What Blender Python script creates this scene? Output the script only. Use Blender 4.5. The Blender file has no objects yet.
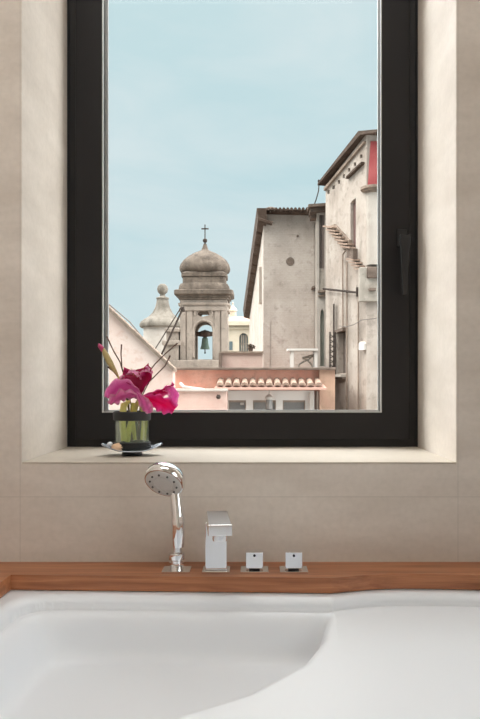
import bpy, bmesh, math, random
from mathutils import Vector, Matrix, Euler
from mathutils.geometry import tessellate_polygon
random.seed(7)
scene = bpy.context.scene
COL = scene.collection
PI = math.pi

# ------------------------------------------------------------------ helpers
F = 832.0; HX = 257.0; HY = 383.0; CZ = 0.95          # focal length (px), vanishing point, eye height
def at(px, py, Y):
    return Vector(((px - HX) * Y / F, Y, CZ - (py - HY) * Y / F))
ORI = {}
def srgb(r, g, b):
    f = lambda c: (c / 255 / 12.92) if c / 255 <= 0.04045 else ((c / 255 + 0.055) / 1.055) ** 2.4
    return (f(r), f(g), f(b), 1)

class MB:
    def __init__(s): s.bm = bmesh.new()
    def face(s, pts):
        vs = [s.bm.verts.new(p) for p in pts]
        return s.bm.faces.new(vs)
    def box(s, x0, x1, y0, y1, z0, z1, M=None):
        c = [Vector((x, y, z)) for z in (z0, z1) for y in (y0, y1) for x in (x0, x1)]
        if M is not None: c = [M @ v for v in c]
        v = [s.bm.verts.new(p) for p in c]
        for f in ((0,2,3,1), (4,5,7,6), (0,1,5,4), (2,6,7,3), (0,4,6,2), (1,3,7,5)):
            s.bm.faces.new([v[i] for i in f])
        return s
    def hexa(s, bottom, top):                         # solid between two polygons of equal length
        n = len(bottom)
        a = [s.bm.verts.new(p) for p in bottom]; b = [s.bm.verts.new(p) for p in top]
        s.bm.faces.new(a[::-1]); s.bm.faces.new(b)
        for i in range(n):
            j = (i + 1) % n
            s.bm.faces.new((a[i], a[j], b[j], b[i]))
        return s
    def prism(s, loops, f0, f1):                      # polygon with holes, given thickness
        tris = tessellate_polygon([[Vector((u, v, 0)) for u, v in l] for l in loops])
        flat = [p for l in loops for p in l]
        a = [s.bm.verts.new(f0(*p)) for p in flat]; b = [s.bm.verts.new(f1(*p)) for p in flat]
        for t in tris:
            try:
                s.bm.faces.new([a[i] for i in t]); s.bm.faces.new([b[i] for i in t[::-1]])
            except ValueError: pass
        k = 0
        for l in loops:
            n = len(l)
            for i in range(n):
                j = (i + 1) % n
                s.bm.faces.new((a[k+i], a[k+j], b[k+j], b[k+i]))
            k += n
        return s
    def lathe(s, prof, c=(0,0,0), seg=32, M=None, power=2.0, rot=0.0, lobes=0, amp=0.0, cap=True):
        c = Vector(c); rings = []
        for r, z in prof:
            ring = []
            for i in range(seg):
                a = 2 * PI * i / seg
                ca, sa = math.cos(a), math.sin(a)
                k = (abs(ca) ** power + abs(sa) ** power) ** (-1 / power) if power != 2 else 1
                if lobes: k *= 1 + amp * abs(math.sin(a * lobes / 2)) - amp
                p = Vector((r * k * ca, r * k * sa, z))
                if rot: p.rotate(Euler((0, 0, rot)))
                p = (M @ p) if M is not None else p
                ring.append(s.bm.verts.new(p + c))
            rings.append(ring)
        for a, b in zip(rings, rings[1:]):
            for i in range(seg):
                j = (i + 1) % seg
                s.bm.faces.new((a[i], a[j], b[j], b[i]))
        if cap:
            if prof[0][0] > 1e-6: s.bm.faces.new(rings[0][::-1])
            if prof[-1][0] > 1e-6: s.bm.faces.new(rings[-1])
        return s
    def tube(s, pts, rad, seg=10):
        pts = [Vector(p) for p in pts]; n = len(pts)
        if not hasattr(rad, '__len__'): rad = [rad] * n
        rings = []; up = None
        for i, p in enumerate(pts):
            t = (pts[min(i+1, n-1)] - pts[max(i-1, 0)]).normalized()
            if up is None:
                up = Vector((0, 0, 1)) if abs(t.z) < 0.9 else Vector((1, 0, 0))
            a = (up - t * up.dot(t)).normalized(); b = t.cross(a); up = a
            rings.append([s.bm.verts.new(p + (a * math.cos(2*PI*k/seg) + b * math.sin(2*PI*k/seg)) * rad[i]) for k in range(seg)])
        for a, b in zip(rings, rings[1:]):
            for k in range(seg):
                j = (k + 1) % seg
                s.bm.faces.new((a[k], a[j], b[j], b[k]))
        s.bm.faces.new(rings[0][::-1]); s.bm.faces.new(rings[-1])
        return s
    def build(s, name, mat, parent=None, smooth=False, bevel=0, bseg=2, origin=None, kind=None):
        me = bpy.data.meshes.new(name)
        bmesh.ops.remove_doubles(s.bm, verts=s.bm.verts, dist=1e-6)
        bmesh.ops.recalc_face_normals(s.bm, faces=s.bm.faces)
        o = bpy.data.objects.new(name, me); COL.objects.link(o)
        if parent is not None:
            o.parent = parent; org = ORI[parent.name]
        else:
            org = Vector(origin) if origin is not None else Vector((0, 0, 0))
            o.location = org
        ORI[o.name] = org
        bmesh.ops.translate(s.bm, verts=s.bm.verts, vec=-org)
        if smooth:
            for f in s.bm.faces: f.smooth = True
            for e in s.bm.edges:
                if len(e.link_faces) == 2 and e.calc_face_angle(0) > math.radians(38): e.smooth = False
        s.bm.to_mesh(me); s.bm.free()
        if mat: me.materials.append(mat)
        if bevel:
            m = o.modifiers.new('bevel', 'BEVEL'); m.width = bevel; m.segments = bseg; m.limit_method = 'ANGLE'
            m.angle_limit = math.radians(40)
        if kind: o['kind'] = kind
        return o

def tag(o, label, cat, group=None):
    o['label'] = label; o['category'] = cat
    if group: o['group'] = group
    return o
def thing(name, label, cat, loc, group=None):
    o = bpy.data.objects.new(name, None); COL.objects.link(o)
    o.location = loc; o.empty_display_size = 0.05
    ORI[o.name] = Vector(loc)
    return tag(o, label, cat, group)

# ------------------------------------------------------------------ materials
def newmat(name):
    m = bpy.data.materials.new(name); m.use_nodes = True
    nt = m.node_tree; b = nt.nodes['Principled BSDF']
    return m, nt, b
def N(nt, t, **kw):
    n = nt.nodes.new(t)
    for k, v in kw.items():
        if k in n.inputs.keys(): n.inputs[k].default_value = v
        else: setattr(n, k, v)
    return n
def plain(name, col, rough=0.5, metal=0.0, noise=0.0, scale=30, **kw):
    m, nt, b = newmat(name)
    b.inputs['Base Color'].default_value = col
    b.inputs['Roughness'].default_value = rough; b.inputs['Metallic'].default_value = metal
    for k, v in kw.items(): b.inputs[k.replace('_', ' ')].default_value = v
    if noise:
        tc = N(nt, 'ShaderNodeTexCoord'); nz = N(nt, 'ShaderNodeTexNoise', Scale=scale, Detail=5.0)
        nt.links.new(tc.outputs['Object'], nz.inputs['Vector'])
        mx = nt.nodes.new('ShaderNodeMix'); mx.data_type = 'RGBA'
        mx.inputs[6].default_value = [c * (1 - noise) for c in col[:3]] + [1]
        mx.inputs[7].default_value = [min(1, c * (1 + noise)) for c in col[:3]] + [1]
        nt.links.new(nz.outputs['Fac'], mx.inputs[0]); nt.links.new(mx.outputs[2], b.inputs['Base Color'])
    return m
def ramp(nt, src, stops):
    r = nt.nodes.new('ShaderNodeValToRGB'); e = r.color_ramp.elements
    while len(e) < len(stops): e.new(0.5)
    for k, (p, c) in enumerate(stops): e[k].position = p; e[k].color = c
    nt.links.new(src, r.inputs['Fac']); return r.outputs['Color']
def mixc(nt, fac, a, b, mode='MIX'):
    m = nt.nodes.new('ShaderNodeMix'); m.data_type = 'RGBA'; m.blend_type = mode
    for i, v in ((0, fac), (6, a), (7, b)):
        if isinstance(v, (int, float)) or isinstance(v, tuple): m.inputs[i].default_value = v
        else: nt.links.new(v, m.inputs[i])
    return m.outputs[2]
ALB = (.70, .69, .675)
def plaster(name, light, mid, dark, scale=1.0, streak=0.5, patch=0.5, brick=0.0, bump=0.4):
    """weathered render: blotches, fine grain and vertical rain streaks"""
    light, mid, dark = [tuple(c * q for c, q in zip(k_[:3], ALB)) + (1,) for k_ in (light, mid, dark)]
    m, nt, b = newmat(name)
    tc = N(nt, 'ShaderNodeTexCoord'); P = tc.outputs['Object']
    n1 = N(nt, 'ShaderNodeTexNoise', Scale=1.5 * scale, Detail=10.0, Roughness=0.72); nt.links.new(P, n1.inputs['Vector'])
    c = ramp(nt, n1.outputs['Fac'], [(0.40, mid), (0.57, light)])
    n2 = N(nt, 'ShaderNodeTexNoise', Scale=6 * scale, Detail=8.0, Roughness=0.7); nt.links.new(P, n2.inputs['Vector'])
    f2 = ramp(nt, n2.outputs['Fac'], [(0.50, (0, 0, 0, 1)), (0.66, (patch * 1.15, patch * 1.15, patch * 1.15, 1))])
    c = mixc(nt, f2, c, dark)
    mp = N(nt, 'ShaderNodeMapping'); mp.inputs['Scale'].default_value = (2.4 * scale, 2.4 * scale, 0.45 * scale)
    nt.links.new(P, mp.inputs['Vector'])
    n3 = N(nt, 'ShaderNodeTexNoise', Scale=1.6, Detail=6.0); nt.links.new(mp.outputs['Vector'], n3.inputs['Vector'])
    f3 = ramp(nt, n3.outputs['Fac'], [(0.50, (0, 0, 0, 1)), (0.74, (streak * .7, streak * .7, streak * .7, 1))])
    c = mixc(nt, f3, c, dark)
    if brick:
        mpb = N(nt, 'ShaderNodeMapping'); mpb.inputs['Rotation'].default_value = (PI / 2, 0, 0)
        nt.links.new(P, mpb.inputs['Vector'])
        bt = N(nt, 'ShaderNodeTexBrick', Scale=4.0); nt.links.new(mpb.outputs['Vector'], bt.inputs['Vector'])
        bt.inputs['Color1'].default_value = (1, 1, 1, 1); bt.inputs['Color2'].default_value = (.86, .86, .86, 1)
        bt.inputs['Mortar'].default_value = (.72, .7, .68, 1); bt.inputs['Mortar Size'].default_value = .02
        c = mixc(nt, brick, c, bt.outputs['Color'], 'MULTIPLY')
    nt.links.new(c, b.inputs['Base Color'])
    b.inputs['Roughness'].default_value = 0.95; b.inputs['Specular IOR Level'].default_value = 0.15
    bp = N(nt, 'ShaderNodeBump', Strength=bump, Distance=0.03)
    nt.links.new(n2.outputs['Fac'], bp.inputs['Height']); nt.links.new(bp.outputs['Normal'], b.inputs['Normal'])
    return m

def tile_mat(name, c1, c2, xs, zs, ys=()):
    """large matte stone tiles: faint clouding, thin joints at fixed positions"""
    m, nt, b = newmat(name)
    tc = N(nt, 'ShaderNodeTexCoord'); P = tc.outputs['Object']
    mp = N(nt, 'ShaderNodeMapping'); mp.inputs['Scale'].default_value = (1.2, 1.2, 4.0); nt.links.new(P, mp.inputs['Vector'])
    n1 = N(nt, 'ShaderNodeTexNoise', Scale=3.0, Detail=8.0, Roughness=0.62); nt.links.new(mp.outputs['Vector'], n1.inputs['Vector'])
    c = ramp(nt, n1.outputs['Fac'], [(0.32, c1), (0.68, c2)])
    n2 = N(nt, 'ShaderNodeTexNoise', Scale=90.0, Detail=4.0); nt.links.new(P, n2.inputs['Vector'])
    c = mixc(nt, ramp(nt, n2.outputs['Fac'], [(0.4, (0, 0, 0, 1)), (0.8, (.16, .16, .16, 1))]), c, tuple(x * .6 for x in c1[:3]) + (1,))
    sp = N(nt, 'ShaderNodeSeparateXYZ'); nt.links.new(P, sp.inputs[0])
    last = None
    for ax, lst in ((0, xs), (1, ys), (2, zs)):
        for v in lst:
            s = N(nt, 'ShaderNodeMath', operation='SUBTRACT'); nt.links.new(sp.outputs[ax], s.inputs[0]); s.inputs[1].default_value = v
            a = N(nt, 'ShaderNodeMath', operation='ABSOLUTE'); nt.links.new(s.outputs[0], a.inputs[0])
            l = N(nt, 'ShaderNodeMath', operation='LESS_THAN'); nt.links.new(a.outputs[0], l.inputs[0]); l.inputs[1].default_value = 0.0008
            if last is None: last = l.outputs[0]
            else:
                mm = N(nt, 'ShaderNodeMath', operation='MAXIMUM'); nt.links.new(last, mm.inputs[0]); nt.links.new(l.outputs[0], mm.inputs[1]); last = mm.outputs[0]
    if last is not None:
        f = N(nt, 'ShaderNodeMath', operation='MULTIPLY'); nt.links.new(last, f.inputs[0]); f.inputs[1].default_value = 0.26
        c = mixc(nt, f.outputs[0], c, tuple(x * .45 for x in c1[:3]) + (1,))
    nt.links.new(c, b.inputs['Base Color'])
    b.inputs['Roughness'].default_value = 0.62; b.inputs['Specular IOR Level'].default_value = 0.3
    return m

def wood_mat(name, c1, c2, c3):
    m, nt, b = newmat(name)
    tc = N(nt, 'ShaderNodeTexCoord'); P = tc.outputs['Object']
    mp = N(nt, 'ShaderNodeMapping'); mp.inputs['Scale'].default_value = (1.1, 16, 30); nt.links.new(P, mp.inputs['Vector'])
    n1 = N(nt, 'ShaderNodeTexNoise', Scale=3.0, Detail=8.0, Roughness=0.6, Distortion=0.6); nt.links.new(mp.outputs['Vector'], n1.inputs['Vector'])
    c = ramp(nt, n1.outputs['Fac'], [(0.30, c1), (0.52, c2), (0.75, c3)])
    mp2 = N(nt, 'ShaderNodeMapping'); mp2.inputs['Scale'].default_value = (4, 90, 160); nt.links.new(P, mp2.inputs['Vector'])
    n2 = N(nt, 'ShaderNodeTexNoise', Scale=4.0, Detail=4.0); nt.links.new(mp2.outputs['Vector'], n2.inputs['Vector'])
    c = mixc(nt, ramp(nt, n2.outputs['Fac'], [(0.5, (0, 0, 0, 1)), (0.75, (.35, .35, .35, 1))]), c, c1)
    nt.links.new(c, b.inputs['Base Color']); b.inputs['Roughness'].default_value = 0.42
    return m

JX = (-0.4555, 0.3865)
M = {}
M['tile'] = tile_mat('tile_stone', srgb(199, 190, 180), srgb(217, 209, 200), JX, (0.731, 1.95), (1.79,))
M['sill'] = tile_mat('sill_stone', srgb(182, 173, 161), srgb(196, 188, 176), (), (), ())
M['white_wall'] = plain('white_wall_paint', srgb(232, 228, 220), 0.8, noise=0.03, scale=4)
M['floor'] = tile_mat('floor_stone', srgb(176, 162, 146), srgb(192, 180, 164), (-.6, 0, .6), (), (-1.2, -.6, 0, .6))
M['wood'] = wood_mat('teak', srgb(132, 80, 50), srgb(168, 110, 74), srgb(194, 136, 96))
M['enamel'] = plain('white_enamel', srgb(221, 226, 232), 0.38)
M['chrome'] = plain('chrome', (.86, .86, .87, 1), 0.07, 1.0)
M['brushed'] = plain('satin_chrome', (.74, .74, .75, 1), 0.22, 1.0)
M['satin_dark'] = plain('satin_grey_metal', (.42, .42, .43, 1), 0.3, 1.0)
M['rubber'] = plain('black_rubber', srgb(30, 31, 33), 0.55)
M['noz_grey'] = plain('grey_plastic', srgb(196, 194, 190), 0.4)
M['noz_dark'] = plain('dark_grey_plastic', srgb(84, 82, 80), 0.5)
M['dot'] = plain('blue_black_dot', srgb(18, 24, 44), 0.3)
M['frame'] = plain('anthracite_frame', srgb(30, 29, 31), 0.42, noise=0.04, scale=200, Specular_IOR_Level=.3)
M['frame_dark'] = plain('anthracite_frame_dark', srgb(24, 24, 27), 0.45)
M['spacer'] = plain('aluminium_spacer', srgb(196, 198, 198), 0.35, 0.6)
M['handle'] = plain('gunmetal', srgb(40, 40, 42), 0.25, 0.5)

def thin_glass(name, tint, refl=0.06):
    m = bpy.data.materials.new(name); m.use_nodes = True; nt = m.node_tree
    nt.nodes.remove(nt.nodes['Principled BSDF']); out = nt.nodes['Material Output']
    t = N(nt, 'ShaderNodeBsdfTransparent'); t.inputs['Color'].default_value = tint
    g = N(nt, 'ShaderNodeBsdfGlossy', Roughness=0.02)
    fr = N(nt, 'ShaderNodeFresnel', IOR=1.45)
    ml = N(nt, 'ShaderNodeMath', operation='MULTIPLY'); nt.links.new(fr.outputs[0], ml.inputs[0]); ml.inputs[1].default_value = refl * 6
    mx = nt.nodes.new('ShaderNodeMixShader')
    nt.links.new(ml.outputs[0], mx.inputs[0]); nt.links.new(t.outputs[0], mx.inputs[1]); nt.links.new(g.outputs[0], mx.inputs[2])
    nt.links.new(mx.outputs[0], out.inputs['Surface'])
    return m
M['pane'] = thin_glass('window_glass', (.97, .985, .98, 1), 0.03)
M['vase_glass'] = thin_glass('vase_glass', (.95, .98, .97, 1), 0.07)
M['water'] = thin_glass('water', (.93, .96, .90, 1), 0.02)
_nt = M['water'].node_tree; _o = _nt.nodes['Material Output']; _l = _o.inputs['Surface'].links[0].from_socket
_d = N(_nt, 'ShaderNodeBsdfTranslucent', Color=srgb(238, 240, 226)); _d2 = N(_nt, 'ShaderNodeBsdfDiffuse', Color=srgb(238, 240, 226)); _a = _nt.nodes.new('ShaderNodeMixShader'); _m = _nt.nodes.new('ShaderNodeMixShader')
_nt.links.new(_d.outputs[0], _a.inputs[1]); _nt.links.new(_d2.outputs[0], _a.inputs[2]); _m.inputs[0].default_value = .17
_nt.links.new(_l, _m.inputs[1]); _nt.links.new(_a.outputs[0], _m.inputs[2]); _nt.links.new(_m.outputs[0], _o.inputs['Surface'])

M['tower'] = plaster('tower_stone', srgb(178, 166, 156), srgb(158, 147, 138), srgb(104, 95, 88), 1.0, .55, .5)
M['tower_dark'] = plaster('weathered_lead', srgb(132, 120, 110), srgb(100, 90, 82), srgb(50, 45, 42), 1.6, .7, .7)
M['cupola'] = plaster('cupola_stone', srgb(152, 145, 136), srgb(118, 112, 104), srgb(72, 68, 64), 1.4, .5, .5)
M['iron'] = plain('dark_iron', srgb(62, 54, 50), 0.9, Specular_IOR_Level=.1)
M['bronze'] = plaster('green_bronze', srgb(150, 172, 160), srgb(122, 146, 134), srgb(76, 92, 84), 3, .4, .4)
M['beam'] = plain('old_wood', srgb(92, 76, 66), 0.9, noise=.2, scale=8)
M['grey_plaster'] = plaster('grey_brown_render', srgb(214, 203, 195), srgb(196, 184, 175), srgb(140, 127, 118), .8, .35, .45, brick=.35)
M['side_plaster'] = plaster('shaded_render', srgb(190, 176, 166), srgb(172, 158, 149), srgb(132, 120, 112), .8, .4, .4)
M['pale_plaster'] = plaster('pale_render', srgb(212, 203, 195), srgb(192, 182, 173), srgb(160, 148, 138), .9, .4, .35)
M['tall_plaster'] = plaster('rose_grey_render', srgb(206, 195, 186), srgb(184, 171, 161), srgb(122, 108, 99), .9, .6, .5)
M['roof_brown'] = plaster('brown_roof_edge', srgb(104, 88, 78), srgb(80, 66, 58), srgb(46, 38, 34), 3, .2, .6)
M['red_paint'] = plaster('faded_red_paint', srgb(196, 108, 108), srgb(182, 92, 94), srgb(158, 84, 84), 1.2, .3, .3)
M['salmon'] = plaster('salmon_render', srgb(255, 196, 176), srgb(244, 176, 156), srgb(180, 138, 124), 1.2, .35, .45)
M['orange'] = plaster('ochre_render', srgb(206, 172, 150), srgb(188, 152, 134), srgb(150, 124, 106), 1.2, .4, .5)
M['pale_pink'] = plaster('pale_pink_render', srgb(226, 200, 190), srgb(216, 186, 176), srgb(206, 182, 172), 1.2, .25, .3)
M['gable_pink'] = plaster('whitish_pink_render', srgb(226, 208, 200), srgb(216, 190, 179), srgb(196, 160, 146), .7, .2, .5)
M['coping'] = plaster('old_coping', srgb(176, 158, 144), srgb(146, 130, 118), srgb(112, 98, 90), 3, .3, .6)
M['coping_dark'] = plaster('dark_coping', srgb(140, 124, 114), srgb(112, 98, 90), srgb(76, 66, 60), 3, .3, .6)
M['terracotta'] = plaster('pale_roof_tile', srgb(190, 166, 150), srgb(164, 140, 126), srgb(104, 86, 76), 5, .2, .6)
M['soffit'] = plain('brown_pink_board', srgb(176, 140, 126), .9, noise=.1, scale=5)
M['white_paint'] = plaster('white_painted_wood', srgb(214, 207, 201), srgb(200, 192, 185), srgb(180, 170, 162), 2, .2, .3)
M['bright_paint'] = plain('clean_white_paint', srgb(206, 200, 194), .6, noise=.05, scale=5)
M['dull_glass'] = plain('grey_window_glass', srgb(112, 109, 106), .25, noise=.08, scale=3)
M['shutter'] = plain('brown_shutter', srgb(104, 92, 86), .8, noise=.15, scale=6)
M['shutter_red'] = plain('brown_red_shutter', srgb(110, 84, 80), .8, noise=.15, scale=6)
M['hole'] = plain('hole_shade', srgb(44, 36, 32), .95)  # near-black colour stands for the shade inside the facade holes
M['concrete'] = plaster('grey_concrete', srgb(196, 188, 178), srgb(172, 163, 153), srgb(120, 110, 102), 2, .4, .5)
M['cream'] = plaster('cream_render', srgb(222, 212, 194), srgb(210, 198, 180), srgb(200, 188, 172), .6, .2, .2)
M['church_glass'] = plain('dark_blue_glass', srgb(84, 96, 100), .3)
M['church_roof'] = plaster('rose_roof', srgb(216, 186, 168), srgb(196, 164, 148), srgb(160, 134, 122), .8, .2, .4)
M['green_niche'] = plaster('grey_green_niche', srgb(176, 180, 170), srgb(160, 164, 156), srgb(132, 134, 128), 2, .4, .3)
M['orange_curtain'] = plain('orange_cloth', srgb(206, 160, 116), .9, noise=.1, scale=6)
M['cable'] = plain('grey_cable', srgb(104, 96, 92), .8)
M['dark_leaf'] = plain('dried_leaves', srgb(88, 74, 62), .9, noise=.3, scale=12)
M['ground'] = plaster('street_paving', srgb(170, 162, 154), srgb(150, 142, 134), srgb(120, 112, 104), .3, 0, .3)

# ------------------------------------------------------------------ room
XL, XR, YB, YW, ZC = -0.80, 1.35, -1.8, 1.60, 2.60
WY1 = 2.10                                       # outer face of the window wall
OX0, OX1, OZ0, OZ1 = -0.452, 0.383, 0.798, 2.42  # window opening
def wall_with_hole():
    b = MB()
    out = [(XL - .12, -.1), (XR + .12, -.1), (XR + .12, ZC + .1), (XL - .12, ZC + .1)]
    hole = [(OX0, OZ0 - .003), (OX0, OZ1), (OX1, OZ1), (OX1, OZ0 - .003)]
    b.prism([out, hole], lambda u, v: Vector((u, YW, v)), lambda u, v: Vector((u, WY1, v)))
    return b
wall_with_hole().build('wall_back', M['tile'], kind='structure', bevel=.002)
b = MB(); b.box(OX0, OX1, YW - .0005, WY1 + .04, OZ0 - .003, OZ0)
b.build('trim_1', M['sill'], kind='structure', bevel=.002)
MB().box(XL - .12, XL, YB - .12, YW, -.1, ZC + .1).build('wall_left', M['tile'], kind='structure')
b = MB(); b.prism([[(YB - .12, -.1), (YW, -.1), (YW, ZC + .1), (YB - .12, ZC + .1)], [(-1.25, .70), (-1.25, 1.95), (.75, 1.95), (.75, .70)]],
        lambda u, v: Vector((XR, u, v)), lambda u, v: Vector((XR + .12, u, v)))
b.build('wall_right', M['tile'], kind='structure')
MB().box(XL, XR, YB - .12, YB, -.1, ZC + .1).build('wall_front', M['white_wall'], kind='structure')
MB().box(XL, XR, YB, YW, ZC, ZC + .1).build('ceiling', M['white_wall'], kind='structure')
MB().box(XL, XR, YB, YW, -.1, 0).build('floor', M['floor'], kind='structure')

# fill lamp added on the unseen ceiling to brighten wall and tub
emit = bpy.data.materials.new('fill_diffuser'); emit.use_nodes = True
eb = emit.node_tree.nodes['Principled BSDF']; eb.inputs['Emission Color'].default_value = (1, .96, .91, 1)
eb.inputs['Emission Strength'].default_value = 3.6
M['fill_rim'] = plain('white_metal_rim', srgb(235, 235, 235), .4)
lx, ly, lw_, ld_ = -.20, .80, .62, .34
t = thing('fill_lamp', 'large rectangular white fill light added on the ceiling above the bathtub', 'fill lamp', (lx, ly, ZC))
b = MB()
b.prism([[(lx - lw_, ly - ld_), (lx + lw_, ly - ld_), (lx + lw_, ly + ld_), (lx - lw_, ly + ld_)],
         [(lx - lw_ + .02, ly - ld_ + .02), (lx + lw_ - .02, ly - ld_ + .02), (lx + lw_ - .02, ly + ld_ - .02), (lx - lw_ + .02, ly + ld_ - .02)]],
        lambda u, v: Vector((u, v, ZC - .045)), lambda u, v: Vector((u, v, ZC)))
b.build('rim', M['fill_rim'], t)
MB().box(lx - lw_ + .021, lx + lw_ - .021, ly - ld_ + .021, ly + ld_ - .021, ZC - .04, ZC - .03).build('diffuser', emit, t)

# ------------------------------------------------------------------ window
wn = thing('window_1', '', '', (0, 1.978, OZ0)); del wn['label']; del wn['category']; wn['kind'] = 'structure'
def rect_ring(b, x0, x1, z0, z1, w, y0, y1):
    b.prism([[(x0, z0), (x1, z0), (x1, z1), (x0, z1)],
             [(x0 + w[0], z0 + w[2]), (x1 - w[1], z0 + w[2]), (x1 - w[1], z1 - w[3]), (x0 + w[0], z1 - w[3])]],
            lambda u, v: Vector((u, y0, v)), lambda u, v: Vector((u, y1, v)))
    return b
k = 1.978 / F
rect_ring(MB(), OX0, OX1, OZ0, OZ1, (.030, .030, .030, .030), 1.985, 2.055).build('window_frame', M['frame_dark'], wn, bevel=.0015)
sx0, sx1, sz0 = (75.5 - HX) * 1.97 / F, (410 - HX) * 1.97 / F, CZ - (440 - HY) * 1.97 / F
gx0, gx1, gz0 = (102.6 - HX) * 1.97 / F, (381.3 - HX) * 1.97 / F, CZ - (412.3 - HY) * 1.97 / F
sash = rect_ring(MB(), sx0, sx1, sz0, OZ1 - .02, (gx0 - sx0, sx1 - gx1, gz0 - sz0, .065), 1.968, 2.035).build('sash', M['frame'], wn, bevel=.002)
rect_ring(MB(), gx0 - .0005, gx1 + .0005, gz0 - .0005, OZ1 - .084, (.0030, .0030, .0030, .003), 1.9655, 1.972).build('bead_highlight', M['spacer'], wn)  # bright ring, the highlight on the sash bead edge put in as colour
rect_ring(MB(), gx0, gx1, gz0, OZ1 - .085, (.0075, .0035, .0045, .006), 2.000, 2.012).build('glass_spacer', M['spacer'], wn)
MB().box(gx0, gx1, 2.0035, 2.0075, gz0, OZ1 - .085).build('pane', M['pane'], wn)
# cement beads where the frame meets the stone
b = MB()
b.tube([(OX0 + .001, 1.985, z) for z in [OZ0 + i * .05 for i in range(32)]], [.003 + .0018 * random.random() for _ in range(32)], 6)
b.tube([(OX1 - .001, 1.985, z) for z in [OZ0 + i * .05 for i in range(32)]], [.003 + .0018 * random.random() for _ in range(32)], 6)
b.build('sealant', M['frame_dark'], wn, smooth=True)
hx = (402.5 - HX) * 1.96 / F
hz = lambda py: CZ - (py - HY) * 1.955 / F
hd = MB(); hd.box(hx - .013, hx + .013, 1.957, 1.969, hz(247), hz(228)).build('handle_plate', M['handle'], wn, bevel=.003)
b = MB()
b.lathe([(.009, 0), (.009, .035)], (hx, 1.957, hz(242)), 20, Matrix.Rotation(PI / 2, 3, 'X'))
sec = []
for t_, w_, dx in ((0, .014, 0), (.12, .0145, 0), (.25, .011, -.001), (.6, .0085, -.001), (1.0, .0065, 0.000)):
    z = hz(237) + (hz(297) - hz(237)) * t_
    sec.append([Vector((hx + dx - w_, 1.925 + .004*t_, z)), Vector((hx + dx + w_, 1.925+.004*t_, z)), Vector((hx + dx + w_, 1.912+.008*t_, z)), Vector((hx + dx - w_, 1.912+.008*t_, z))])
for s0, s1 in zip(sec, sec[1:]): b.hexa(s0, s1)
b.build('handle_lever', M['handle'], wn, bevel=.003, bseg=3)

w2 = thing('fill_window', '', '', (XR + .06, -.25, .70)); del w2['label']; del w2['category']; w2['kind'] = 'structure'  # unseen window added in the right wall to let in fill light
b = MB(); b.prism([[(-1.25, .70), (.75, .70), (.75, 1.95), (-1.25, 1.95)], [(-1.20, .75), (-.27, .75), (-.27, 1.90), (-1.20, 1.90)], [(-.23, .75), (.70, .75), (.70, 1.90), (-.23, 1.90)]],
        lambda u, v: Vector((XR + .04, u, v)), lambda u, v: Vector((XR + .08, u, v)))
b.build('window_frame', M['frame'], w2)
MB().box(XR + .058, XR + .062, -1.2, .7, .75, 1.90).build('pane', M['pane'], w2)

# ------------------------------------------------------------------ bathtub and its wooden deck
DZ = 0.606; DT = 0.027
def yedge(x):                                    # rear edge of the opening
    if x <= .131: return 1.493 - .025 * (x + .442) / .573
    if x >= .95: return 1.40
    t = (x - .131)
    return 1.466 + .034 * math.sin(min(t / .128, 1) * PI / 2) if x < .259 else 1.500 - .5 * (x - .259) ** 2
TX0, TX1, TY0 = -.442, 1.13, .62
xs = [TX0 + (TX1 - TX0) * i / 110 for i in range(111)]
b = MB()
rear = [(x, yedge(x)) for x in xs]
def slab(pts_in, pts_out):
    for (a0, a1), (c0, c1) in zip(zip(pts_in, pts_in[1:]), zip(pts_out, pts_out[1:])):
        b.hexa([(a0[0], a0[1], DZ - DT), (a1[0], a1[1], DZ - DT), (c1[0], c1[1], DZ - DT), (c0[0], c0[1], DZ - DT)],
               [(a0[0], a0[1], DZ), (a1[0], a1[1], DZ), (c1[0], c1[1], DZ), (c0[0], c0[1], DZ)])
loop_in = rear + [(TX1, TY0), (TX0, TY0)]
loop_out = [(XL, YW), (XR, YW), (XR, .50), (XL, .50)]
b.prism([[p for p in loop_out], loop_in[::-1]], lambda u, v: Vector((u, v, DZ - DT)), lambda u, v: Vector((u, v, DZ)))
deck = b.build('bath_deck', M['wood'], bevel=.0018)
tag(deck, 'reddish brown teak deck running round the white bathtub', 'deck')

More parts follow.
